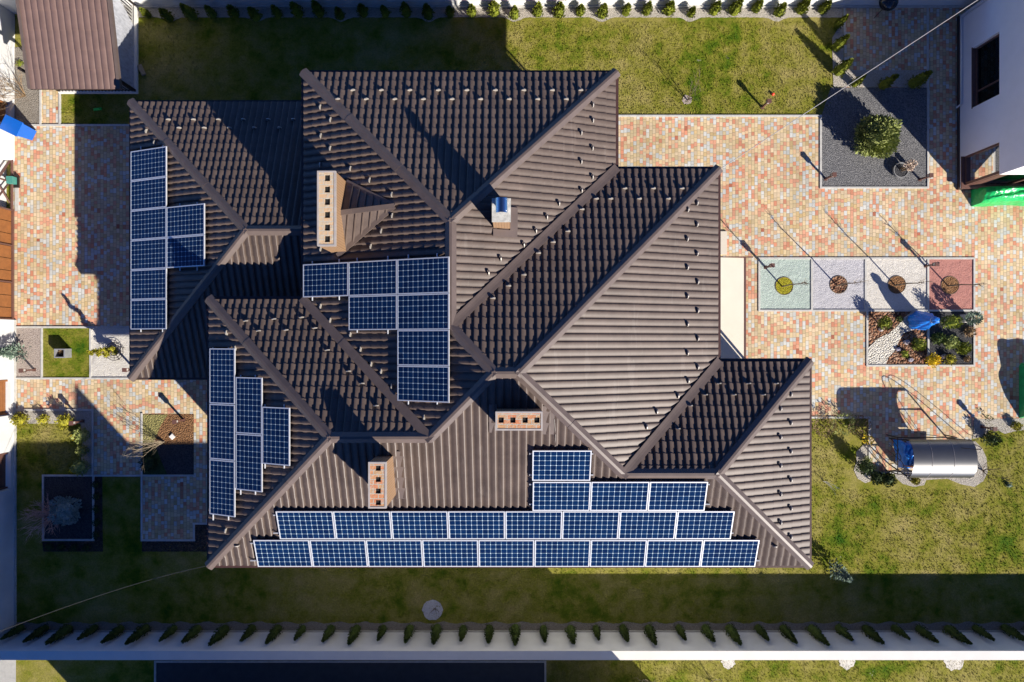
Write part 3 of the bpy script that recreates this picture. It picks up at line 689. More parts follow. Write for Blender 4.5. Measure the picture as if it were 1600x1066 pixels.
for k in range(2):
    o = thing('solar_panel', ('lower', 'upper')[k]+' of the two solar panels right of the six panel column', 'solar panel', base+X*(LNG+.019)+Y*(SHT+.012)*(k+2), GG); o.rotation_euler = Rm.to_euler()
    for nm, me in (('cells', me_c), ('frame', me_f)):
        c = bpy.data.objects.new(nm, me); COL.objects.link(c); c.parent = o
GL = 'upright solar panels stepping up the left slope'
Rm, X, Y, n = frame_at('WS', None, 'y')
def lp(px, py, k, label):
    b0 = hitp(px, py, 'WS', None, .15); o = thing('solar_panel', label, 'solar panel', b0+X*(LNG+.019)*k, GL); o.rotation_euler = Rm.to_euler()
    for nm, me in (('cells', me_c), ('frame', me_f)):
        c = bpy.data.objects.new(nm, me); COL.objects.link(c); c.parent = o
for k in range(3): lp(368, 808, k, ('lowest', 'middle', 'topmost')[k]+' solar panel of the three in the outer left column above the paving')
for k in range(2): lp(410.5, 769, k, ('lower', 'upper')[k]+' solar panel of the two in the middle column of the left slope')
lp(453.5, 728, 0, 'single solar panel highest up the left slope, next to the column of two')
# mounting rails poking out at the row ends
def rail(key, tab, p0, p1):
    a = hitp(*p0, key, tab, .10); b = hitp(*p1, key, tab, .10); obj('mounting_rail', MB().tube([a, b], .022, 5), M['alu'], roof)
for (xa, xb, ys) in ((391, 1187, (849, 876)), (427, 1146, (805, 833)), (827, 1109, (757, 788)), (827, 927, (709, 742))):
    for y in ys: rail('S', None, (xa, y), (xb, y))
for (x, y0, y1) in ((488, 408, 470), (530, 405, 469), (558, 403, 520), (606, 400, 522), (638, 398, 632), (683, 396, 632)): rail('W', None, (x, y0), (x, y1))
for (x, y0, y1) in ((220, 229, 519), (254, 227, 519), (281, 318, 423), (308, 316, 423)): rail('W', WP, (x, y0), (x, y1))
for (x, y0, y1) in ((333, 543, 813), (357, 543, 813), (376, 586, 773), (399, 586, 773), (414, 632, 732), (444, 632, 732)): rail('WS', None, (x, y0), (x, y1))
# thin dark cables on the front slope
mb = MB().tube([hitp(866, 655, 'S', off=.06), hitp(868, 680, 'S', off=.06), hitp(867, 703, 'S', off=.06)], .015, 5); obj('cable', mb, M['iron'], roof)

# ------------------------------------------------------------------ awning beside the house
aw = thing('awning', 'cream canvas awning folded out along the right house wall', 'awning', P(1145, 480, 0))
za = 2.55
a, b = P(1119, 402, za+.25), P(1163, 561, za)
mb = MB(); n = 6
vs = []
for i in range(n+1):
    t = i/n; x = a.x+(b.x-a.x)*t; z = za+.25-.25*t
    for y in (a.y, b.y): vs += [(x, y, z), (x, y, z-.02)]
mb.add(vs, [(4*i, 4*i+2, 4*i+6, 4*i+4) for i in range(n)]+[(4*i+1, 4*i+5, 4*i+7, 4*i+3) for i in range(n)]+[(4*i, 4*i+4, 4*i+5, 4*i+1) for i in range(n)]+[(4*i+2, 4*i+3, 4*i+7, 4*i+6) for i in range(n)])
obj('canvas', mb, M['cream'], aw)
obj('front_bar', MB().box(b.x, b.y, za-.08, b.x+.06, a.y+.02, za+.015), M['brown'], aw)
obj('side_bar', MB().box(a.x, a.y, za+.1, b.x+.25, a.y+.04, za+.16), M['brown'], aw)
for y in (b.y+.3, a.y-.3): obj('bracket', MB().tube([(a.x-.1, y, za-.3), (b.x, y, za-.06)], .025, 6), M['brown'], aw)

# ------------------------------------------------------------------ boundary walls
XW = P(23, 0).x; YN = P(0, 10).y; YS = P(0, 987).y; HWALL = 1.62
sw = thing('boundary_wall', 'long white garden wall along the bottom lawn behind the row of thujas', 'wall', (0, YS-.15, 0))
mb = MB().box(XW-.30, YS-.29, 0, 22, YS, HWALL)
obj('wall', mb, M['white'], sw); obj('coping', MB().box(XW-.32, YS-.31, HWALL, 22, YS+.012, HWALL+.035), M['coping'], sw)
obj('plinth', MB().box(XW, YS, 0, 22, YS+.05, .08), M['concrete'], sw)
nw = thing('boundary_wall', 'white wall with brown panels along the top edge behind a row of thujas', 'wall', (0, YN, 0))
segs = [(190, 450, 0), (450, 500, 1), (500, 605, 0), (605, 883, 1), (883, 986, 0), (986, 1034, 1), (1034, 1700, 0)]
mb = MB()
for x0, x1, br in segs:
    xa, xb = P(x0, 10).x, P(x1, 10).x
    if br:
        mb.box(xa, YN, 0, xb, YN+.3, .42)
    else: mb.box(xa, YN, 0, xb, YN+.3, 1.75)
obj('wall', mb, M['white'], nw)
obj('plinth', MB().box(P(190, 10).x, YN-.07, 0, P(1700, 10).x, YN, .10), M['kerb'], nw)
for x0, x1, br in segs:
    if br:
        xa, xb = P(x0, 10).x, P(x1, 10).x; q = MB(); x = xa+.02
        q.box(xa, YN+.11, .45, xb, YN+.15, .52).box(xa, YN+.11, 1.5, xb, YN+.15, 1.57)
        while x < xb-.1: q.box(x, YN+.06, .43, x+.10, YN+.08, 1.7); q.box(x+.07, YN+.09, .43, x+.14, YN+.105, 1.7); x += .14
        obj('slat_panel', q, M['brown'] if x0 != 605 else plain('lighter_brown_slats', (.26, .10, .05), .6), nw)  # longest panel gets a lighter brown than the other two
ww = thing('boundary_wall', 'white garden wall along the left edge with brown timber panels', 'wall', (XW, 0, 0))
def yy(py): return P(0, py).y
wseg = [(-40, 164), (200, 252), (500, 592), (648, 704), (762, 1000)]
mb = MB()
for a_, b_ in wseg: mb.box(XW-.3, yy(b_), 0, XW, yy(a_), 1.75)
mb.box(XW-.62, yy(330), 0, XW-.32, yy(252), 1.75)
for a_, b_ in ((164, 200), (592, 648), (704, 762)): mb.box(XW-.299, yy(b_), 0, XW-.001, yy(a_), .22)
obj('wall', mb, M['white'], ww); obj('plinth', MB().box(XW, yy(988), 0, XW+.07, yy(500), .06), M['kerb'], ww)
for a_, b_ in ((164, 200), (592, 648), (704, 762)):
    q = MB(); z = .26
    while z < 1.6: q.box(XW-.2, yy(b_)+.02, z, XW-.16, yy(a_)-.02, z+.13); z += .145
    for y in (yy(b_)+.03, yy(a_)-.09): q.box(XW-.155, y, .23, XW-.1, y+.06, 1.62)
    obj('slat_panel', q, M['boards'] if b_ != 762 else M['brown'], ww)
# sliding gate with triangular tail
gt = thing('sliding_gate', 'wide orange brown sliding gate at the left edge of the driveway', 'gate', P(20, 400))
q = MB(); ya, yb = yy(500), yy(328)
for i in range(9):
    q.box(XW-.12, ya+(yb-ya)*i/9+.012, .05, XW-.07, ya+(yb-ya)*(i+1)/9-.012, 1.7)
obj('gate_panel', q, M['boards'], gt)
q = MB()
for y in (ya, ya+(yb-ya)/3, ya+(yb-ya)*2/3, yb-.06): q.box(XW-.069, y, .02, XW-.02, y+.05, 1.72)
q.box(XW-.069, ya, .02, XW-.01, yb, .10)
obj('gate_frame', q, M['brown'], gt)
q = MB(); yt = yy(252)
q.tube([(XW-.02, yt, .12), (XW-.02, yb, .12)], .05, 6).tube([(XW-.1, yt, .12), (XW-.1, yb, 1.5)], .045, 6).tube([(XW-.1, yy(285), .12), (XW-.1, yb, 1.0)], .035, 6).tube([(XW-.1, yy(285), .12), (XW-.1, yy(285), .95)], .035, 6).tube([(XW-.1, yy(318), .12), (XW-.1, yy(285), .95)], .03, 6)
obj('tail_frame', q, M['brown'], gt)
obj('track', MB().box(XW+.02, yy(330), 0, XW+.16, yy(290), .03), M['kerb'], gt)
mo = thing('gate_motor', 'small teal gate motor box standing at the tail of the sliding gate', 'gate motor', P(25, 284))
p = P(25, 284); obj('housing', MB().box(p.x-.13, p.y-.13, .1, p.x+.1, p.y+.13, .34), M['teal'], mo)
obj('base_plate', MB().box(p.x-.1, p.y-.24, 0, p.x+.15, p.y+.2, .1).tube([(p.x-.1, p.y+.16, .2), (p.x+.14, p.y+.2, .12)], .03, 5), M['iron'], mo)

# ------------------------------------------------------------------ neighbour houses
def wall_h(mb, x0, y0, z0, x1, y1, z1): mb.box(x0, y0, z0, x1, y1, z1)
nh = thing('neighbour_house', 'tall house just beyond the bottom edge casting the big shadow', 'house', (-5, -17, 0))
xa, xb, yn = P(250, 0).x, P(1027, 0).x, P(0, 1075).y
obj('wall', MB().box(xa, yn-3.65, 0, xb, yn, 7.0), M['white'], nh)
obj('roof', MB().box(xa-.05, yn-3.65, 7.0, xb+.02, yn+.02, 7.07), M['cap'], nh)
x4, x5 = P(466, 0).x, P(553, 0).x
obj('dormer', MB().add([(x4, yn-3.6, 7.07), (x5, yn-3.6, 7.07), (x5, yn-3.6, 8.75), (x4, yn, 7.07), (x5, yn, 7.07), (x5, yn, 8.75)], [(0, 2, 1), (3, 4, 5), (0, 3, 5, 2), (1, 2, 5, 4), (0, 1, 4, 3)]), M['white'], nh)
eh = thing('neighbour_house', 'pale lilac rendered house at the right edge with brown framed windows', 'house', P(1540, 150))
X0 = P(1497, 0).x; Y0 = P(0, 295).y; Y1 = P(0, 27).y; HT = 4.2; T = .28; X1 = X0+9
# west wall with openings; z and y of openings
w1 = (P(0, 168).y*0-(-365*.968/ (F/H))*-1, 0)
yA0, yA1, zA0, zA1 = 353*H/F, 443*H/F, .83, 2.2       # bedroom window
yB0, yB1, zB0, zB1 = 245*H/F, 285*H/F, .30, 2.2       # corner window
mb = MB()
mb.box(X0, yA1, 0, X0+T, Y1, HT); mb.box(X0, yA0, 0, X0+T, yA1, zA0); mb.box(X0, yA0, zA1, X0+T, yA1, HT)
mb.box(X0, yB1, 0, X0+T, yA0, HT); mb.box(X0, Y0, 0, X0+T, yB1, zB0); mb.box(X0, Y0, zB1, X0+T, yB1, HT)
mb.box(X0+T, Y0, 0, X0+4, Y0+T, zB0); mb.box(X0+T, Y0, zB1, X0+4, Y0+T, HT); mb.box(X0+4, Y0, 0, X1, Y0+T, HT)
mb.box(X0+T, Y1-T, 0, X1, Y1, HT); mb.box(X1-T, Y0+T, 0, X1, Y1-T, HT)
M['lilac'] = plain('lilac_render', (.72, .70, .71), .95, 0, .03, 2, .004, 150)
obj('wall', mb, M['lilac'], eh)
obj('roof', MB().box(X0+.02, Y0+.02, HT, X1, Y1-.02, HT+.15), M['cap'], eh)
obj('interior_floor', MB().box(X0+T, Y0+T, .02, X1, Y1-T, .05), M['g_lav'] if False else plain('wood_floor', (.3, .2, .12), .6), eh)
wn_ = obj('window', MB().box(X0+.12, yA0, zA0, X0+.17, yA0+.06, zA1).box(X0+.12, yA1-.06, zA0, X0+.17, yA1, zA1).box(X0+.12, yA0+.06, zA0, X0+.17, yA1-.06, zA0+.06).box(X0+.12, yA0+.06, zA1-.06, X0+.17, yA1-.06, zA1).box(X0+.12, yA0+.55, zA0+.06, X0+.17, yA0+.6, zA1-.06), M['brown'], eh)
obj('pane', MB().box(X0+.14, yA0+.06, zA0+.06, X0+.15, yA1-.06, zA1-.06), M['glass'], wn_)
obj('sill', MB().box(X0-.02, yA0-.03, zA0-.04, X0+.12, yA1+.03, zA0+.001), M['brown'], wn_)
obj('curtain', MB().box(X0+.4, yA0-.1, .6, X0+.42, yA1+.2, 2.4), plain('dark_curtain', (.05, .03, .035), .9), eh)
wc = obj('window', MB().box(X0+.06, Y0+.06, zB0, X0+.16, Y0+.16, zB1).box(X0+.06, yB1-.07, zB0, X0+.14, yB1, zB1).box(X0+.06, Y0+.16, zB0, X0+.14, yB1-.07, zB0+.08).box(X0+.06, Y0+.16, zB1-.08, X0+.14, yB1-.07, zB1)
    .box(X0+.16, Y0+.05, zB0, X0+.47, Y0+.15, zB1).box(X0+.47, Y0+.06, zB0, X0+4, Y0+.14, zB0+.08).box(X0+.47, Y0+.06, zB1-.08, X0+4, Y0+.14, zB1).box(X0+1.6, Y0+.06, zB0+.08, X0+1.7, Y0+.14, zB1-.08), M['brown'], eh)
obj('pane', MB().add([(X0+.1, Y0+.16, zB0+.08), (X0+.1, yB1-.07, zB0+.08), (X0+.1, yB1-.07, zB1-.08), (X0+.1, Y0+.16, zB1-.08)], [(0, 1, 2, 3)]).add([(X0+.47, Y0+.1, zB0+.08), (X0+1.6, Y0+.1, zB0+.08), (X0+1.6, Y0+.1, zB1-.08), (X0+.47, Y0+.1, zB1-.08)], [(0, 1, 2, 3)]).box(X0+1.7, Y0+.1, zB0+.08, X0+4, Y0+.11, zB1-.08), M['glass'], wc)
q = MB()
for i in range(13):
    y = yB1-.02-i*.045; q.box(X0+.33+.04*math.sin(i*1.7), y-.045, .3, X0+.345+.04*math.sin(i*1.7), y, 2.3)
obj('sill', MB().box(X0-.07, Y0-.07, zB0-.03, X0+.06, yB1, zB0+.012).box(X0+.06, Y0-.07, zB0-.03, X0+4, Y0+.06, zB0+.012), M['brown'], wc)
obj('curtain', q, M['cream'], eh)
obj('downpipe', MB().tube([(X0-.04, Y1-.15, HT), (X0-.04, Y1-.15, .3), (X0-.04, yA0+.35, .28), (X0-.12, yA0+.25, .1)], .035, 8), M['alu'], eh)
obj('plinth', MB().box(X0-.05, Y0-.05, 0, X0-.001, Y1, .12).box(X0, Y0-.05, 0, X1, Y0-.001, .12), M['fascia'], eh)
# overhead cables
def cable(name, p0, p1, sag, r, label, mat):
    pts = []
    for i in range(25):
        t = i/24; p = Vector(p0).lerp(Vector(p1), t); p.z -= sag*4*t*(1-t); pts.append(p)
    return tag(obj(name, MB().tube(pts, r, 6), mat, origin=p0), label, 'cable')
cable('overhead_cable', P(1121, 267, 5.35), P(1620, -61, 5.8), .12, .011, 'pale overhead cable running from the house corner to the top right', plain('grey_cable', (.26, .25, .25), .6))
cable('overhead_cable', P(325, 884, 5.3), P(-60, 1010, 4.6), 1.0, .008, 'thin dark cable running from the bottom left roof corner over the shaded lawn', plain('dark_cable', (.03, .03, .03), .8))

# ------------------------------------------------------------------ garden shelter, top left
gz = thing('garden_shelter', 'open garden shelter with brown tiled roof and iron railings, top left', 'shelter', P(150, 90))
zs, zn = 2.3, 2.95
c1, c2 = P(46, 139, zs), P(187, 140, zs); xa, xb = c1.x, c2.x; ya = c1.y; yb = ya+4.4
GP = {'S': (ya, (zn-zs)/3.1)}
mb = MB(); _ze = ZE
def shed_roof():
    o, s = GP['S']; D = .62; mbq = MB(); pitch = .215; ns = 6; n = int((xb-xa)/(pitch/ns)); rows = int((yb-ya)/D)+1
    vs = []; nu = n+1
    for r in range(rows):
        for lv in (0, 1):
            for i in range(nu):
                wv = math.sin(math.pi*((i % ns)/ns))**.6 if i % ns else 0
                vs.append((xa+i*pitch/ns, o+(r+lv)*D-.02*wv, zs+s*(r+lv)*D+wv*.03+(.012 if lv == 0 else 0)))
    fs = [(a*nu+i, a*nu+i+1, (a+1)*nu+i+1, (a+1)*nu+i) for a in range(2*rows-1) for i in range(n)]
    return mbq.add(vs, fs)
M['roof2'] = plain('reddish_brown_tile', (.135, .085, .072), .5, 0, .12, 3)
gr = obj('roof', shed_roof(), M['roof2'], gz)
s_ = GP['S'][1]
def slab(x0, x1, z_off):
    return [(x0, ya, zs+z_off), (x1, ya, zs+z_off), (x1, yb, zs+s_*(yb-ya)+z_off), (x0, yb, zs+s_*(yb-ya)+z_off)]
a_ = slab(xa, xb, -.03); b_ = slab(xa, xb, -.09); obj('roof_boards', MB().add(b_+a_, [(3, 2, 1, 0), (4, 5, 6, 7), (0, 1, 5, 4), (1, 2, 6, 5), (2, 3, 7, 6), (3, 0, 4, 7)]), M['fascia'], gr)
for x0 in (xa-.03, xb-.06):
    a_ = slab(x0, x0+.1, .06); b_ = slab(x0, x0+.1, -.1); obj('verge_trim', MB().add(b_+a_, [(3, 2, 1, 0), (4, 5, 6, 7), (0, 1, 5, 4), (1, 2, 6, 5), (2, 3, 7, 6), (3, 0, 4, 7)]), M['cap'], gr)
bx, by = P(216, 146).x, P(216, 146).y; bx0 = P(94, 146).x
for x, y in ((bx-.06, by+.06), (bx0+.05, by+.06), (bx-.06, by+3.3), (bx0+.05, by+3.3)): obj('post', MB().box(x-.04, y-.04, 0, x+.04, y+.04, 2.25+.2*(y-by)), M['iron'], gz)
obj('plinth', MB().box(bx0, by-.02, 0, bx, by+.1, .13).box(bx-.1, by+.1, 0, bx, by+3.4, .13), M['coping'], gz)
q = MB().box(bx0, by+.02, .22, bx, by+.05, .26).box(bx0, by+.02, .95, bx, by+.05, .99)
x = bx0+.05
while x < bx: q.box(x, by+.025, .13, x+.022, by+.045, 1.0); x += .125
y = by+.1
while y < by+3.3: q.box(bx-.19, y, .13, bx-.17, y+.022, 1.9); y += .125
obj('railing', q, M['iron'], gz)
q = MB().add([(bx-.11, by+.12, .13), (bx-.11, by+2.5, .13), (bx-.135, by+2.95, .75), (bx-.16, by+3.25, 1.5), (bx-.165, by+3.25, 1.9), (bx-.165, by+.12, 1.9)], [(0, 1, 2, 3, 4, 5)])
q.add([(x-.012, y, z) for x, y, z in q.v], [(5, 4, 3, 2, 1, 0)])
m = NT('grey_plastic_sheet'); mp = m.n('Mapping'); m.l(m.wpos(), mp.inputs[0]); mp.inputs['Rotation'].default_value = (0, 0, .7); mp.inputs['Scale'].default_value = (1, 8, 3)
m.col(m.ramp(m.noise(mp.outputs[0], 1.6, 4, .6), [(.3, (.24, .25, .27)), (.5, (.34, .35, .38)), (.7, (.42, .43, .46))])); M['sheet'] = m.set(.5)
obj('side_sheet', q, M['sheet'], gz)
obj('floor', MB().box(bx0+.02, by+.1, .01, bx-.1, by+3.4, .08), M['concrete'], gz)
# wall corner beside the shelter
wc2 = MB().box(XW-.3, yy(22), 0, XW+1.0, yy(16), 1.6)
obj('wall', wc2, M['white'], ww)

# ------------------------------------------------------------------ bollard lights
def bollard(px, py, label):
    p = P(px, py); o = thing('bollard_light', label, 'garden light', p, 'brown bollard garden lights')
    q = MB().box(p.x-.03, p.y-.03, 0, p.x+.03, p.y+.03, .52); obj('post', q, M['brown'], o)
    q = MB().box(p.x-.06, p.y-.06, .52, p.x+.06, p.y+.06, .56).box(p.x-.075, p.y-.075, .70, p.x+.075, p.y+.075, .745)
    for a in (-.055, .055):
        for b in (-.055, .055): q.box(p.x+a-.01, p.y+b-.01, .56, p.x+a+.01, p.y+b+.01, .70)
    obj('lamp_head', q, M['brown'], o)
    obj('lamp_glass', MB().box(p.x-.05, p.y-.05, .56, p.x+.05, p.y+.05, .70), plain_glass, o)
    obj('foot', MB().box(p.x-.06, p.y-.06, 0, p.x+.06, p.y+.06, .03), M['brown'], o)
plain_glass = plain('frosted_lamp_glass', (.45, .43, .4), .4)
for x, y, l in ((1191, 168, 'brown bollard light on the sunny top lawn beside a red ball'), (1290, 280, 'brown bollard light at the bottom left corner of the grey gravel bed'),
                (1437, 281, 'brown bollard light behind the round planter, right corner of the grey gravel bed'), (1196, 418, 'brown bollard light in the mint gravel square'),
                (1446, 416, 'brown bollard light between the white and red gravel squares'), (1534, 667, 'brown bollard light at the gravel edge near the metal swing canopy'),
                (54, 578, 'brown bollard light in the pale pink gravel by the left wall'), (211, 577, 'brown bollard light partly under the eaves beside the spiral thuja'),
                (130, 658, 'brown bollard light in the shaded corner of the left gravel border'), (287, 656, 'brown bollard light in the brown mulch bed')):
    bollard(x, y, l)

# ------------------------------------------------------------------ plants
def thuja_mesh(rr, h, r, mat_seed=0, n=420):
    q = MB()
    for i in range(n):
        t = rr.random()**.8; z = .03+h*t*.94; prof = (1-t)**.75*(.75+.25*math.sin(min(1, t*6)*1.57))
        a = rr.random()*6.283; ra = r*prof*rr.uniform(.55, 1.08)*(1+.12*math.sin(3*a+h*9))
        d = Vector((math.cos(a)*.55, math.sin(a)*.55, 1.0)); q.leaf((ra*math.cos(a), ra*math.sin(a), z), d, rr.uniform(.07, .14), rr.uniform(.035, .07), rr)
    core = MB().lathe((0, 0, 0), [(r*.25, .02), (r*.72, .12*h), (r*.62, .4*h), (r*.36, .7*h), (.01, .95*h)], 9)
    q.add(core.v, core.f); return q
def thujas(variants, spots, label_of, group, mats):
    protos = []
    for k, (h, r) in enumerate(variants):
        rr = random.Random(100+k); me = thuja_mesh(rr, h, r); protos.append((me, MB().tube([(0, 0, 0), (0, 0, h*.5)], [.03, .012], 6)))
    meshes = [[mesh_of('crown', f_, mats[k % len(mats)]), mesh_of('trunk', t_, M['bark'])] for k, (f_, t_) in enumerate(protos)]
    for i, (px, py) in enumerate(spots):
        k = (i*7+3) % len(variants); o = thing('thuja', label_of(i, px, py), 'thuja', P(px, py), group); o.rotation_euler = (0, 0, i*1.37)
        s = .74+.26*((i*37) % 11)/10; o.scale = (s, s, s)
        for nm, me in zip(('crown', 'trunk'), meshes[k]):
            c = bpy.data.objects.new(nm, me); COL.objects.link(c); c.parent = o
south_x = [37, 75, 112, 152, 192, 232, 275, 312, 355, 397, 437, 475, 519, 559, 600, 642, 684, 724, 765, 805, 849, 891, 930, 972, 1012, 1059, 1100, 1137, 1182, 1221, 1265, 1307, 1349, 1394, 1432, 1477, 1520, 1565, 1601]
NUMW = ['first', 'second', 'third', 'fourth', 'fifth', 'sixth', 'seventh', 'eighth', 'ninth', 'tenth', 'eleventh', 'twelfth', 'thirteenth', 'fourteenth', 'fifteenth', 'sixteenth', 'seventeenth', 'eighteenth', 'nineteenth', 'twentieth']
def lab_s(i, x, y):
    n = len(south_x)
    return f'shaded green thuja by the bottom wall, {NUMW[i]} from the left' if i < 20 else f'shaded green thuja by the bottom wall, {NUMW[n-1-i]} from the right'
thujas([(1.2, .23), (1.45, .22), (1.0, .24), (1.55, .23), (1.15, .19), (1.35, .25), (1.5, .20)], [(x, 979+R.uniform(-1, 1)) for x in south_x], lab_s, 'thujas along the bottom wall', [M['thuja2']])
north = [(233, 26), (267, 31), (303, 28), (335, 25), (369, 25), (402, 29), (436, 25), (468, 24), (501, 23), (533, 27), (569, 23), (603, 24), (636, 23), (670, 27), (704, 24), (738, 23), (772, 22), (804, 27), (840, 23), (873, 23), (906, 22), (940, 25), (977, 22), (1009, 21), (1043, 20), (1078, 24), (1114, 20), (1145, 20), (1179, 17), (1214, 22), (1249, 18), (1283, 18)]
def lab_n(i, x, y):
    n = len(north); c = 'bright' if x > 690 else 'shaded'
    return f'{c} green thuja by the top wall, {NUMW[i]} from the left' if i < 16 else f'{c} green thuja by the top wall, {NUMW[n-1-i]} from the right'
thujas([(.95, .27), (.85, .26), (1.05, .28), (.8, .25), (1.0, .25)], north, lab_n, 'thujas along the top wall', [M['thuja']])
side = [(1306, 42, 'top thuja of the column beside the dark paved yard'), (1303, 76, 'middle thuja of the column beside the dark paved yard'), (1306, 114, 'lowest thuja of the column, next to the pale gravel tip'),
        (1332, 133, 'partly sunlit thuja left in the row above the grey gravel bed'), (1376, 136, 'dark thuja in the middle of the row above the grey gravel bed'), (1423, 133, 'dark thuja right in the row above the grey gravel bed')]
thujas([(1.25, .24), (1.35, .26), (1.3, .27)], [(a, b) for a, b, _ in side], lambda i, x, y: side[i][2], 'thujas round the paved yard corner', [M['thuja']])
def bush(px, py, rpx, h, mat, label, name='shrub', cat='shrub', n=380, leaf=.07, stem=0.0, group=None, core=True):
    p = P(px, py); r = rpx*H/F; o = thing(name, label, cat, p, group); q = MB(); rr = random.Random(int(px*7+py))
    cz = stem+h/2
    for i in range(n):
        a = rr.random()*6.283; ct = rr.uniform(-1, 1); st = math.sqrt(1-ct*ct); k = rr.uniform(.72, 1.12)*(1+.1*math.sin(4*a+px))
        d = Vector((st*math.cos(a), st*math.sin(a), ct)); c = Vector((p.x, p.y, cz))+Vector((d.x*r*k, d.y*r*k, d.z*h/2*k)); q.leaf(c, d+Vector((0, 0, .5)), leaf*rr.uniform(.7, 1.4), leaf*.6, rr)
    if core: q.blob((p.x, p.y, cz), r*.75, r*.75, h*.36, 10, 6, .15, rr)
    obj('foliage', q, mat, o)
    obj('stem', MB().tube([(p.x, p.y, 0), (p.x, p.y, cz)], [.03, .015], 5), M['bark'], o); return o
def bare(px, py, h, spread, nb, mat, label, name='bare_shrub', cat='shrub', r0=.012, lean=(0, 0), depth=2, group=None):
    p = P(px, py); o = thing(name, label, cat, p, group); q = MB(); rr = random.Random(int(px*3+py))
    def br(a, d, l, r, dep):
        pts = [a]; cur = a; dd = d
        for k in range(4):
            dd = (dd+Vector((rr.uniform(-.2, .2), rr.uniform(-.2, .2), rr.uniform(-.08, .14)))).normalized(); cur = cur+dd*l/4; pts.append(cur)
        q.tube(pts, [r*(1-.2*k) for k in range(5)], 4, cap=False)
        if dep > 0:
            for _ in range(3):
                s = pts[rr.randint(1, 4)]; nd = (dd+Vector((rr.uniform(-.7, .7), rr.uniform(-.7, .7), rr.uniform(-.2, .5)))).normalized(); br(s, nd, l*rr.uniform(.4, .7), r*.55, dep-1)
    for i in range(nb):
        a = 6.283*i/nb+rr.uniform(-.3, .3); d = Vector((math.cos(a)*spread+lean[0], math.sin(a)*spread+lean[1], 1)).normalized(); br(p.copy(), d, h*rr.uniform(.75, 1.1), r0, depth)
    obj('branches', q, mat, o); return o
bush(1356, 221, 27, 1.3, M['olive'], 'big round olive green bush in the grey gravel bed', n=2600, leaf=.13)
# fix the position: the bush crown is tall, so its base stands a little nearer the centre
bush(1372, 505, 8, .45, M['thuja'], 'round green ball shrub in the top left of the bark mulch', stem=.25)
bush(1404, 499, 4, .2, M['thuja2'], 'tiny green shrub left of the blue wrapped plant', n=120, leaf=.05)
bush(1386, 510, 4, .18, M['thuja2'], 'tiny green shrub below the round ball shrub', n=120, leaf=.05)
bush(1431, 538, 8.5, .42, M['thuja'], 'round green ball shrub in the lower patch of bark mulch')
bush(1412, 553, 5, .22, M['thuja'], 'small low green shrub in the lower bark mulch', n=160, leaf=.05)
bush(1453, 563, 8.5, .45, M['yflower'], 'bright yellow flowering shrub at the bottom kerb of the bark bed', n=300)
bush(1475, 504, 9, .9, M['thuja'], 'tallest pointed green shrub in the dark gravel bed')
bush(1461, 529, 7.5, .45, M['thuja2'], 'small green shrub by the kerb dividing the dark gravel bed')
bush(1480, 535, 9, .5, M['olive'], 'wide mid green shrub in the middle of the dark gravel bed')
bush(1500, 544, 8, .45, M['thuja'], 'round green shrub lower right in the dark gravel bed')
bush(1512, 519, 7, .3, M['dry'], 'dry tan grass clump near the right kerb of the dark gravel bed', n=200)
bush(1481, 562, 7, .3, M['golden'], 'pale yellow grass clump by the bottom kerb of the dark gravel bed', n=200)
bush(1509, 561, 4, .2, M['dry'], 'small reddish dry plant in the bottom right bed corner', n=120, leaf=.05)
bush(1542, 684, 9, .6, M['dgreen'], 'dark green shrub right of the metal swing canopy')
bush(1584, 665, 5.5, .3, M['golden'], 'small golden ball shrub in the pale gravel at the right edge', leaf=.05)
bush(1541, 653, 4, .3, M['thuja2'], 'wispy green plant on the gravel edge above the bollard light', n=60, leaf=.05, core=False)
bush(1575, 758, 4, .15, M['bluegreen'], 'small pale plant in the sunny lawn at the right edge', n=60, leaf=.05)
bush(1343, 727, 10, .95, M['dgreen'], 'dark conifer on the gravel left of the paved swing corner')
bush(1368, 745, 9, .35, M['dgreen'], 'left dark shrub below the swing paving')
bush(1385, 748, 9, .35, M['dgreen'], 'right dark shrub below the swing paving')
bush(1351, 686, 6, .5, M['yflower'], 'yellow flowering shrub by the kerb of the swing paving', n=180, leaf=.06, core=False)
bush(1427, 750, 5, .3, M['golden'], 'small yellow shrub below the blue tarpaulin', leaf=.05)
bush(1352, 718, 5, .35, M['olive'], 'little olive shrub beside the dark conifer', leaf=.05, n=150)
for x, y, r_, l in ((1283, 664, 16, 'left'), (1312, 661, 17, 'middle'), (1338, 664, 15, 'right')): bush(x, y, r_, .5, M['dry'] if x != 1312 else M['olive'], f'{l} brown winter shrub in the bed below the paving', n=420, leaf=.06, core=False)
bare(1535, 735, .7, .6, 9, M['bark'], 'low bare brown shrub at the right end of the swing')
# left garden
bush(38, 655, 9.5, .45, M['golden'], 'golden green shrub nearest the left wall in the gravel border')
bush(73, 655, 7, .4, M['golden'], 'smaller golden green shrub second from the left wall', n=260, leaf=.06)
bush(108, 657, 9.5, .6, M['golden'], 'golden green shrub half in shadow beside the corner bollard light')
bush(133, 679, 10, .55, M['olive'], 'dark green shrub in the shaded gravel strip, top one')
bush(121, 681, 4.5, .3, M['yflower'], 'yellow leaved plant tucked beside the top shaded shrub', n=110, leaf=.05)
bush(133, 703, 7, .4, M['olive'], 'small round dark shrub in the shaded gravel strip', leaf=.06)
bush(133, 728, 10, .6, M['olive'], 'lowest dark green shrub in the shaded gravel strip')
bush(118, 733, 4, .3, M['yflower'], 'yellow leaved plant beside the lowest shaded shrub', n=90, leaf=.05)
bush(112, 794, 19, .8, foliage_mat('silver_green_needles', (.20, .26, .22), (.46, .54, .50)), 'grey green conifer cushion in the dark square bed', n=1100, leaf=.1)
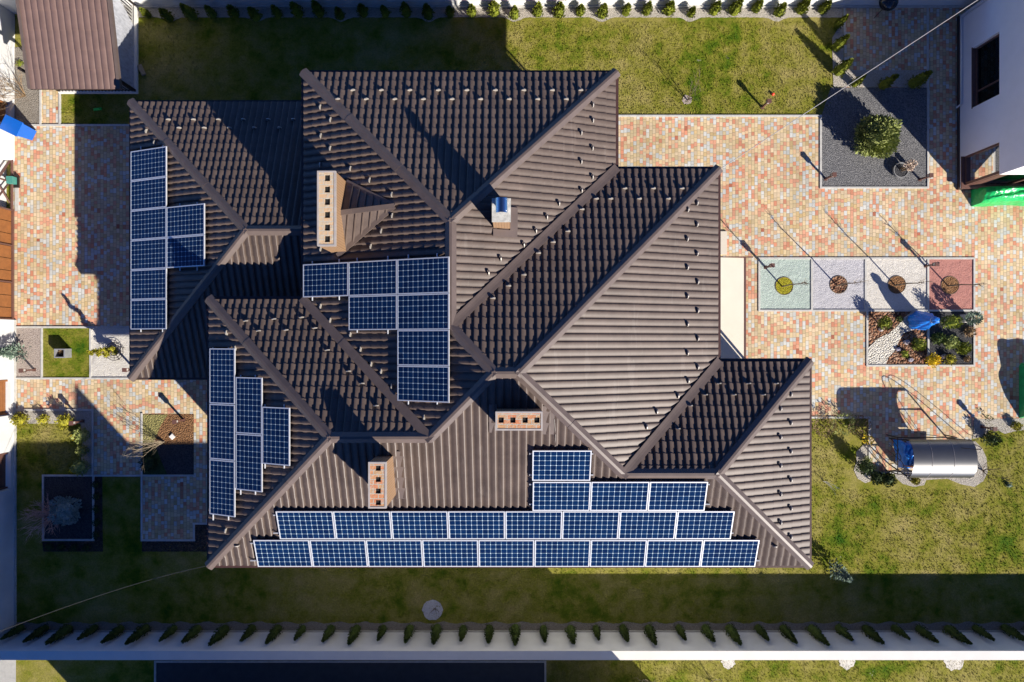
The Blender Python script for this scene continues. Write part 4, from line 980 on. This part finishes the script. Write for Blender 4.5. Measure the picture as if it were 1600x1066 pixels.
bare(82, 803, .75, 1.3, 44, M['pinktwig'], 'wide reddish bare shrub spreading over the edge of the dark square bed', depth=2, r0=.02)
bare(258, 690, .95, .35, 9, M['twig'], 'pale leafless shrub leaning over the mossy quarter bed', lean=(-.9, -.1))
for i, (x, y) in enumerate([(152, 757), (153, 775), (152, 795), (153, 815), (152, 835)]): bush(x, y, 5, .22, M['dgreen'], f'{("topmost", "second", "middle", "fourth", "lowest")[i]} small dark plant in the soil strip right of the dark square bed', n=110, leaf=.05)
for i, (x, y) in enumerate([(80, 854), (98, 854), (118, 855), (138, 855)]): bush(x, y, 5, .22, M['dgreen'], f'{("leftmost", "second", "third", "rightmost")[i]} small dark plant in the soil strip below the dark square bed', n=110, leaf=.05)
bush(236, 722, 13, .3, M['dgreen'], 'low dark green ground plant in the shaded quarter of the bed', n=300)
# conifer by the left wall and spiral thuja
def conifer(px, py, h, r, mat, label, n=700):
    p = P(px, py); o = thing('conifer', label, 'conifer', p); q = MB(); rr = random.Random(int(px+py))
    for i in range(n):
        t = rr.random()**.8; a = rr.random()*6.283; lay = .75+.25*math.sin(t*38); ra = r*(1-t)*lay*rr.uniform(.3, 1.1)
        q.leaf((p.x+ra*math.cos(a), p.y+ra*math.sin(a), .08+h*t), (math.cos(a), math.sin(a), .25), .12, .05, rr)
    obj('foliage', q, mat, o); obj('trunk', MB().tube([(p.x, p.y, 0), (p.x, p.y, h)], [.03, .006], 6), M['bark'], o)
conifer(36, 549, 1.25, .36, M['bluegreen'], 'blue green conifer in the pale pink gravel by the left wall')
conifer(1301, 887, 1.25, .34, M['bluegreen'], 'small blue green spruce on the lawn below the bottom right roof corner')
p = P(178, 550); sp_ = thing('spiral_thuja', 'golden spiral clipped thuja rising from an iron grate', 'thuja', p)
q = MB(); rr = random.Random(5)
for i in range(90):
    t = i/89; a = t*6.283*3.2; k = 1-t*.75; c = Vector((p.x+.13*k*math.cos(a), p.y+.13*k*math.sin(a), .15+1.45*t))
    for j in range(11): 
        d = Vector((rr.gauss(0, 1), rr.gauss(0, 1), rr.gauss(0, 1))).normalized(); q.leaf(c+d*.10*k*rr.uniform(.5, 1.1), d+Vector((0, 0, .5)), .06, .04, rr)
    if i % 3 == 0: q.blob(c, .09*k, .09*k, .08*k, 7, 4, .1, rr)
obj('foliage', q, M['golden'], sp_); obj('trunk', MB().tube([p, (p.x, p.y, 1.5)], [.03, .01], 6), M['bark'], sp_)
p = P(182, 549); ig = thing('tree_grate', 'round dark iron grate round the spiral thuja', 'grate', p)
q = MB()
for rr_ in (.34, .25, .16): q.tube([(p.x+rr_*math.cos(6.283*k/24), p.y+rr_*math.sin(6.283*k/24), .16) for k in range(25)], .012, 5, cap=False)
for k in range(12): a = 6.283*k/12; q.tube([(p.x+.1*math.cos(a), p.y+.1*math.sin(a), .16), (p.x+.34*math.cos(a), p.y+.34*math.sin(a), .16)], .009, 4)
for k in range(4): a = 6.283*k/4+.4; q.tube([(p.x+.33*math.cos(a), p.y+.33*math.sin(a), 0), (p.x+.33*math.cos(a), p.y+.33*math.sin(a), .16)], .014, 4)
obj('grate_ring', q, M['iron'], ig)
# young street saplings in round pits
for i, (x, y, tx, ty, mt, l) in enumerate([(1225, 447, 1262, 441, M['moss'], 'slim young tree in the yellow moss pit of the mint gravel square'), (1310, 445, 1345, 441, M['mulch'], 'slim young tree in the bark pit of the lavender gravel square'),
                            (1401, 445, 1447, 442, M['dark_pit'] if 'dark_pit' in M else M['mulch2'], 'slim young tree in the pit of the white gravel square'), (1484, 446, 1541, 449, M['mulch2'], 'slim young tree in the pit of the red gravel square')]):
    p = P(x-3, y+1); struct('tree_pit', MB().sheet(disc(x, y, 13.5, 24, .02), Z3+.004), mt)
    c = P(x, y); q = MB(); q.tube([(c.x+.335*math.cos(6.283*k/28), c.y+.335*math.sin(6.283*k/28), .03) for k in range(29)], .012, 5, cap=False); struct('tree_pit_rim', q, M['bark'])
    o = thing('young_tree', l, 'tree', p, 'young trees in the coloured gravel squares'); h = 2.2; rr = random.Random(i); tip = P(tx, ty, h); tip = Vector((p.x+(tip.x-p.x)*.4, p.y+(tip.y-p.y)*.4, h))
    q = MB().tube([p, p.lerp(tip, .35)+Vector((.01, .02, 0)), p.lerp(tip, .7)-Vector((0, .02, 0)), tip], [.028, .022, .015, .007], 6); obj('trunk', q, M['bark'], o)
    q = MB()
    for k in range(11):
        s0 = p.lerp(tip, rr.uniform(.6, .97)); a = rr.random()*6.283; e = s0+Vector((math.cos(a)*.16, math.sin(a)*.16, rr.uniform(.15, .4))); q.tube([s0, s0.lerp(e, .5)+Vector((0, 0, -.01)), e], [.009, .006, .003], 4)
    obj('crown', q, M['twig'], o)
bare(1074, 157, 1.25, .22, 4, M['bark'], 'thin bare sapling in a pale mulch ring on the top lawn', name='young_tree', cat='tree', r0=.014)
bare(1005, 1062, .8, .6, 6, M['twig'], 'pale bare plant on the grass below the bottom wall, left one', cat='plant')
bare(1112, 1064, .9, .5, 7, M['twig'], 'pale bare plant on the grass below the bottom wall, near the first gravel disc', cat='plant')
bare(1286, 752, .5, .5, 4, M['coping'], 'pale leafless sprig lying in the lawn beside the right eaves', r0=.008, cat='plant', lean=(.9, -.4), depth=2)
bare(680, 951, .3, .5, 5, M['bark'], 'tiny bare plant in the round gravel disc of the bottom lawn', cat='plant', depth=1)
for i, (x, y) in enumerate([(22, 140), (40, 150), (14, 160)]): bare(x, y, 1.3, .5, 12, M['dry'] if i else M['twig'], ('bare brown bush nearest the shelter in the driveway gravel', 'bare brown bush right of the yellow box', 'bare brown bush between the yellow box and the blue bin')[i], cat='bush')
bush(32, 101, 5, .12, M['thuja'], 'small bright green weed in the driveway gravel', n=90, leaf=.05)

# ------------------------------------------------------------------ objects in the gardens
# wheelie bin
p = P(47, 209); bn = thing('wheelie_bin', 'blue plastic wheelie bin by the left wall at the driveway corner', 'bin', p); ang = -.45
def ob(c, sx, sy, sz, taper=1.0, a=ang, off=(0, 0)):
    ca, sa = math.cos(a), math.sin(a); vs = []
    for z, k in ((c[2], taper), (c[2]+sz, 1.0)):
        for u, v in ((-sx/2*k, -sy/2*k), (sx/2*k, -sy/2*k), (sx/2*k, sy/2*k), (-sx/2*k, sy/2*k)):
            u += off[0]; v += off[1]; vs.append((c[0]+u*ca-v*sa, c[1]+u*sa+v*ca, z))
    return MB().add(vs, [(3, 2, 1, 0), (4, 5, 6, 7), (0, 1, 5, 4), (1, 2, 6, 5), (2, 3, 7, 6), (3, 0, 4, 7)])
obj('body', ob((p.x, p.y, .08), .62, .5, .88, .78), M['blueplastic'], bn)
obj('lid', ob((p.x, p.y, .96), .70, .56, .045), M['blueplastic'], bn)
obj('handle', ob((p.x, p.y, .93), .05, .44, .04, off=(-.38, 0)), M['iron'], bn)
for s in (-.22, .22):
    ca, sa = math.cos(ang), math.sin(ang); c = Vector((p.x-.25*ca-s*sa, p.y-.25*sa+s*ca, .09)); ax_ = Vector((-sa, ca, 0)); obj('wheel', MB().tube([c-ax_*.025, c+ax_*.025], .09, 14), M['iron'], bn)
p = P(6, 153); tag(obj('crate', MB().box(p.x-.2, p.y-.18, .0, p.x+.17, p.y+.15, .3).box(p.x-.22, p.y-.2, .3, p.x+.19, p.y+.17, .35), M['yellow'], origin=p), 'yellow plastic box among the bare bushes at the left edge', 'box')
p = P(222, 110); tag(obj('plank', MB().obox((p.x, p.y, 0), .16, .42, .06, .45).obox((p.x, p.y, .06), .13, .38, .02, .45), M['twig'], origin=p), 'short pale wooden plank on the dark lawn beside the shelter', 'plank')
p = P(153, 171); tag(obj('leaf_toy', MB().obox((p.x, p.y, 0), .3, .09, .05, .15).obox((p.x+.02, p.y, .05), .16, .06, .03, .15), plain('bright_green_plastic', (.05, .5, .06), .4), origin=p), 'small bright green toy on the shaded lawn by the wing roof', 'toy')
p = P(1207, 148); tag(obj('ball', MB().blob((p.x, p.y, .06), .06, .06, .06, 14, 9, 0), M['red'], origin=p, smooth=True), 'small red ball on the sunny top lawn', 'ball')
# grey box planter on the grass square
p = P(104, 552); pl = thing('planter_box', 'grey open box planter on the small grass square', 'planter', p)
q = MB()
for b in ((-.2, -.17, .2, -.13), (-.2, .13, .2, .17), (-.2, -.13, -.16, .13), (.16, -.13, .2, .13)): q.box(p.x+b[0], p.y+b[1], 0, p.x+b[2], p.y+b[3], .42)
obj('box', q, plain('grey_metal', (.3, .3, .31), .4, .3), pl); obj('soil', MB().box(p.x-.16, p.y-.13, 0, p.x+.16, p.y+.13, .22), M['soil'], pl)
q = MB(); rr = random.Random(2)
for i in range(40): q.leaf((p.x+rr.uniform(-.12, .12), p.y+rr.uniform(-.1, .1), .22), (rr.uniform(-.5, .5), rr.uniform(-.5, .5), 1), .12, .04, rr)
obj('plant', q, M['dry'], pl)
p = P(270, 682); tag(obj('paving_tile', MB().obox((p.x, p.y, Z3), .17, .17, .05, .75).obox((p.x, p.y, Z3+.05), .14, .14, .01, .75), M['coping'], origin=p), 'small white square tile on the brown mulch', 'tile')
# round planter with driftwood, grey gravel bed
p = P(1403, 268); rp = thing('round_planter', 'round grey bowl planter in the grey gravel bed', 'planter', p)
obj('bowl', MB().lathe(p, [(.20, 0), (.27, .1), (.29, .24), (.26, .24), (.25, .21), (.01, .20)], 24), plain('grey_stone_bowl', (.20, .20, .20), .8), rp, smooth=False)
obj('soil', MB().lathe((p.x, p.y, .17), [(.25, 0), (.25, .05)], 18), M['g_dark'], rp)
dw = thing('dry_flower', 'pale dried hydrangea heads standing in the round bowl planter', 'plant', p+Vector((0, 0, .2)))
q = MB(); q2 = MB(); rr = random.Random(12)
for i in range(11):
    a = rr.random()*6.283; r_ = rr.uniform(.02, .17); b = Vector((p.x+r_*math.cos(a)*.5, p.y+r_*math.sin(a)*.5, .2)); t = Vector((p.x+.04+r_*1.2*math.cos(a), p.y+.03+r_*1.2*math.sin(a), rr.uniform(.55, .85))); q.tube([b, t], .01, 5)
    for j in range(34):
        d = Vector((rr.gauss(0, 1), rr.gauss(0, 1), rr.gauss(0, 1))).normalized(); q2.leaf(t+d*.045, d, .07, .06, rr)
obj('stem', q, M['dry'], dw); obj('flower_heads', q2, foliage_mat('dried_cream_petals', (.42, .30, .22), (.78, .68, .56), 20), dw)
# blue wrapped plant
p = P(1430, 502); bw = thing('wrapped_plant', 'plant wrapped in bright blue tarpaulin between the two lower beds', 'wrapped plant', p); rr = random.Random(4)
q = MB(); n = 26; prof = [(.30, 0), (.34, .15), (.33, .45), (.27, .75), (.17, 1.0), (.09, 1.12), (.12, 1.2), (.13, 1.28), (.08, 1.36), (.005, 1.38)]; o_ = len(q.v)
for r_, z in prof:
    for k in range(n): a = 6.283*k/n; f_ = 1+.12*math.sin(5*a+z*4)+.05*math.sin(13*a-z*6)+rr.uniform(-.09, .09); q.v.append((p.x+r_*f_*math.cos(a), p.y+r_*f_*math.sin(a), z))
for i in range(len(prof)-1):
    for k in range(n): k2 = (k+1) % n; q.f.append((i*n+k, i*n+k2, (i+1)*n+k2, (i+1)*n+k))
obj('cover', q, M['bluetarp'], bw); obj('tie', MB().tube([(p.x+.1*math.cos(6.283*k/14), p.y+.1*math.sin(6.283*k/14), 1.12) for k in range(15)], .012, 5), M['alu'], bw)
# potted conifer
p = P(1505, 498); pt_ = thing('flower_pot', 'pale square pot on the kerb of the dark gravel bed', 'pot', p)
obj('pot', MB().box(p.x-.13, p.y-.15, 0, p.x+.13, p.y+.15, .3), M['coping'], pt_); obj('soil', MB().box(p.x-.11, p.y-.13, .3, p.x+.11, p.y+.13, .31), M['soil'], pt_)
p2 = p+Vector((0, 0, .3)); pc = thing('potted_conifer', 'bushy dark green conifer growing in the pale square pot', 'conifer', p2); q = MB(); rr = random.Random(9)
for i in range(500):
    t = rr.random(); a = rr.random()*6.283; ra = .22*math.sin(math.pi*(.15+.8*t))*rr.uniform(.4, 1.1); q.leaf((p.x+ra*math.cos(a), p.y+ra*math.sin(a), .32+.62*t), (math.cos(a), math.sin(a), .6), .09, .04, rr)
obj('foliage', q, M['bluegreen'], pc); obj('trunk', MB().tube([p2, p2+Vector((0, 0, .6))], [.02, .008], 5), M['bark'], pc)
p = P(1474, 557); tag(obj('stone', MB().blob((p.x, p.y, .06), .13, .1, .07, 9, 5, .15), plain('lilac_stone', (.28, .24, .27), .8), origin=p), 'flat lilac stone by the pale yellow grass clump', 'stone')
for i, (x, y, r_, l) in enumerate([(1376, 515, .11, 'pale stone in the upper bark mulch'), (1416, 535, .14, 'purple grey stone left of the lower ball shrub'), (1422, 562, .12, 'pinkish stone at the bottom of the bark mulch'), (1402, 546, .10, 'grey stone at the edge of the white marble chips')]):
    p = P(x, y); tag(obj('stone', MB().blob((p.x, p.y, .05), r_, r_*.75, .07, 9, 5, .18, random.Random(i)), plain('bed_stone', (.33-.03*i, .28-.02*i, .27), .8), origin=p), l, 'stone')
# grill
p = P(1372, 17); gl = thing('kettle_grill', 'black domed kettle grill by the top wall in the shaded yard', 'grill', p)
obj('bowl', MB().lathe((p.x, p.y, .45), [(.08, 0), (.25, .08), (.33, .22), (.34, .26)], 20), M['iron'], gl, smooth=True); ld = obj('lid', MB().lathe((p.x, p.y, .72), [(.35, 0), (.32, .12), (.22, .22), (.06, .27)], 20), plain('black_enamel', (.012, .013, .018), .15), gl, smooth=True)
obj('handle', MB().tube([(p.x-.05, p.y, .98), (p.x, p.y, 1.05), (p.x+.05, p.y, .98)], .015, 6), M['alu'], ld)
for k in range(3): a = 2.1*k; obj('leg', MB().tube([(p.x+.2*math.cos(a), p.y+.2*math.sin(a), .5), (p.x+.33*math.cos(a), p.y+.33*math.sin(a), 0)], .014, 6), M['iron'], gl)
# tarpaulins (lumpy covered furniture)
def tarp(px0, py0, px1, py1, h, mat, label, seed, name='covered_furniture'):
    a, b = P(px0, py1), P(px1, py0); o = thing(name, label, 'cover', ((a.x+b.x)/2, (a.y+b.y)/2, 0)); rr = random.Random(seed); nx, ny = 26, 14; q = MB(); ph = [rr.uniform(0, 6.28) for _ in range(6)]
    for j in range(ny+1):
        for i in range(nx+1):
            u, v = i/nx, j/ny; e = min(u, 1-u, .18)/.18; e2 = min(v, 1-v, .25)/.25; k = (e*e2)**.22 if e*e2 > 0 else 0
            z = h*k*(.9+.1*math.sin(5*u+ph[0])*math.cos(4*v+ph[1]))+.035*k*math.sin(19*u+7*v+ph[2])+.03*k*math.sin(11*u-17*v+ph[3])+rr.uniform(-.012, .012)*k
            wob = .03*math.sin(9*u+ph[4])*(1 if v in (0, 1) else .3)
            q.v.append((a.x+(b.x-a.x)*u, a.y+(b.y-a.y)*v+wob, max(z, .005)))
    for j in range(ny):
        for i in range(nx): q.f.append((j*(nx+1)+i, j*(nx+1)+i+1, (j+1)*(nx+1)+i+1, (j+1)*(nx+1)+i))
    obj('cover', q, mat, o); return o
t1 = tarp(1517, 295, 1640, 322, .95, M['greentarp'], 'low furniture under shiny green tarpaulin by the lilac house', 3)
p = P(1524, 315); obj('strap', MB().blob((p.x, p.y, .2), .04, .04, .05), M['coping'], t1)
t2 = tarp(1592, 566, 1680, 652, 1.1, plain('dark_green_cover', (.01, .30, .09), .4, 0, .2, 5, .04, 6), 'tall furniture under a green cover at the right edge', 5)
# ------------------------------------------------------------------ garden swing with curved metal canopy
cx0, cx1 = P(1431, 0, 1.75).x, P(1531, 0, 1.75).x
gs = thing('garden_swing', 'garden swing bench under a curved shiny metal canopy', 'garden swing', P(1470, 705))
q = MB(); n = 16; yS, yN_ = P(0, 747, 1.3).y, P(0, 687, 1.3).y; prof = []
for i in range(n+1):
    t = i/n; prof.append((yS+(yN_-yS)*(.5-.5*math.cos(math.pi*(.06+.88*t))/math.cos(math.pi*.06)), 1.5+.46*math.sin(math.pi*(.06+.88*t))))
z0_ = prof[0][1]; prof = [(y, z-z0_+1.28) for y, z in prof]
q.add([(x, y, z) for x in (cx0, cx1) for y, z in prof]+[(x, y, z-.012) for x in (cx0, cx1) for y, z in prof],
      [(n+1+i, n+2+i, i+1, i) for i in range(n)]+[(2*(n+1)+i, 2*(n+1)+i+1, 3*(n+1)+i+1, 3*(n+1)+i) for i in range(n)])
M['steel'] = plain('bright_sheet_steel', (.15, .15, .15), .36, .8, .04, 3)
cn = obj('canopy', q, M['steel'], gs, smooth=True)
q = MB()
for x in (cx0+.66, cx0+1.45): q.tube([(x, y, z+.004) for y, z in prof], .008, 5)
for x in [cx0+.05+.38*k for k in range(6)]:
    q.blob((x, prof[0][0]+.02, prof[0][1]+.01), .014, .014, .014, 6, 4, 0); q.blob((x, prof[5][0], prof[5][1]+.008), .014, .014, .014, 6, 4, 0)
obj('seam', q, M['alu2'], cn)
for x in (cx0+.04, cx1-.04):
    obj('arch_rib', MB().tube([(x, y, z-.035) for y, z in prof], .022, 6), M['iron'], gs)
    obj('post', MB().tube([(x, prof[0][0]+.03, 1.18), (x, prof[0][0]+.25, 0)], .025, 6), M['iron'], gs); obj('post', MB().tube([(x, prof[-1][0]-.03, prof[-1][1]-.03), (x, prof[-1][0]-.15, 0)], .025, 6), M['iron'], gs)
sx0, sx1, sy0, sy1 = cx0+.25, cx1-.3, prof[0][0]+.35, prof[0][0]+.95
q = MB()
for k in range(6): q.box(sx0, sy0+k*.095, .45, sx1, sy0+k*.095+.075, .48)
obj('seat', q, M['boards'], gs)
q = MB()
for k in range(5): q.box(sx0, sy0-.04, .52+k*.095, sx1, sy0-.015, .52+k*.095+.075)
obj('backrest', q, M['boards'], gs)
for x in (sx0+.05, sx1-.05): obj('hanger', MB().tube([(x, sy0+.3, .46), (x, sy0+.3, 1.6)], .008, 5), M['iron'], gs)
fr = thing('trellis_frame', 'thin dark iron arched frame with scrollwork left of the metal canopy', 'frame', P(1405, 708))
fx0, fx1 = P(1391, 0, .25).x, P(1482, 0, .25).x; fy0, fy1 = P(0, 737, .25).y, P(0, 681, .25).y
q = MB().tube([(fx0, fy0, .75), (fx0, fy1, .75), (fx1, fy1, .75)], .022, 6).tube([(fx0, fy0, .75), (fx0+.85, fy0, .75)], .022, 6)
obj('top_rail', q, M['iron'], fr)
q = MB()
for x, y in ((fx0, fy0), (fx0, fy1), (fx0+.85, fy0), (fx1, fy1)): q.tube([(x, y, 0), (x, y, .75)], .022, 6)
obj('leg', q, M['iron'], fr)
q = MB()
for k, (yb_, ht) in enumerate(((fy0, 1.0), (fy0+.25, .8), (fy0+.5, .6))):
    q.tube([(fx0+.02+.02*k, yb_+.75*t_, .1+ht*math.sin(math.pi*t_)) for t_ in [j/12 for j in range(13)]], .012, 5)
q.tube([(fx0+.1+.75*t_, fy0+.02, .1+.62*math.sin(math.pi*t_)) for t_ in [j/12 for j in range(13)]], .012, 5)
for k in range(3): q.tube([(fx0+.25+.2*k+.1*math.cos(j*.6), fy0+.02, .4+.1*math.sin(j*.6)) for j in range(10)], .009, 5)
obj('scrollwork', q, M['iron'], fr)
# big thin arch behind, throws the long curved lines
ar = thing('garden_arch', 'tall thin iron arch standing behind the curved metal canopy', 'arch', P(1470, 690))
a_, b_ = P(1438, 690), P(1512, 690)
q = MB(); q.tube([(a_.x+(b_.x-a_.x)*t_, a_.y, 1.9*math.sin(math.pi*t_)) for t_ in [j/16 for j in range(17)]], .014, 5); q.tube([(a_.x+(b_.x-a_.x)*t_, a_.y+.3, 1.7*math.sin(math.pi*t_)) for t_ in [j/16 for j in range(17)]], .011, 5)
obj('arch_bar', q, M['iron'], ar)
# blue tarp over a table beside the swing
p = P(1420, 710); bt = thing('covered_table', 'small table draped in blue tarpaulin beside the curved metal canopy', 'covered table', p); rr = random.Random(31)
q = MB(); nx, ny = 14, 16; x0_, x1_ = P(1409, 0, .7).x, P(1436, 0, .7).x; y0_, y1_ = P(0, 735, .7).y, P(0, 689, .7).y
for j in range(ny+1):
    for i in range(nx+1):
        u, v = i/nx, j/ny; inset = .28*(1-v)**1.6*(1-u); x = x0_+(x1_-x0_)*(u*(1-inset/1.0)+inset)
        e = min(u, .14)/.14*min(v, 1-v, .12)/.12; z = .15+.6*max(0, e)**.3+.03*math.sin(16*v+5*u)+.02*math.sin(23*u-9*v)+rr.uniform(-.01, .01)
        q.v.append((x, y0_+(y1_-y0_)*v, z))
for j in range(ny):
    for i in range(nx): q.f.append((j*(nx+1)+i, j*(nx+1)+i+1, (j+1)*(nx+1)+i+1, (j+1)*(nx+1)+i))
obj('cover', q, M['bluetarp'], bt); obj('table_edge', MB().box(x0_+.1, y1_-.02, .62, x1_, y1_+.1, .68), M['twig'], bt)
for a in (x0_+.2, x1_-.05):
    for b in (y0_+.1, y1_-.05): obj('leg', MB().box(a-.02, b-.02, 0, a+.02, b+.02, .62), M['bark'], bt)
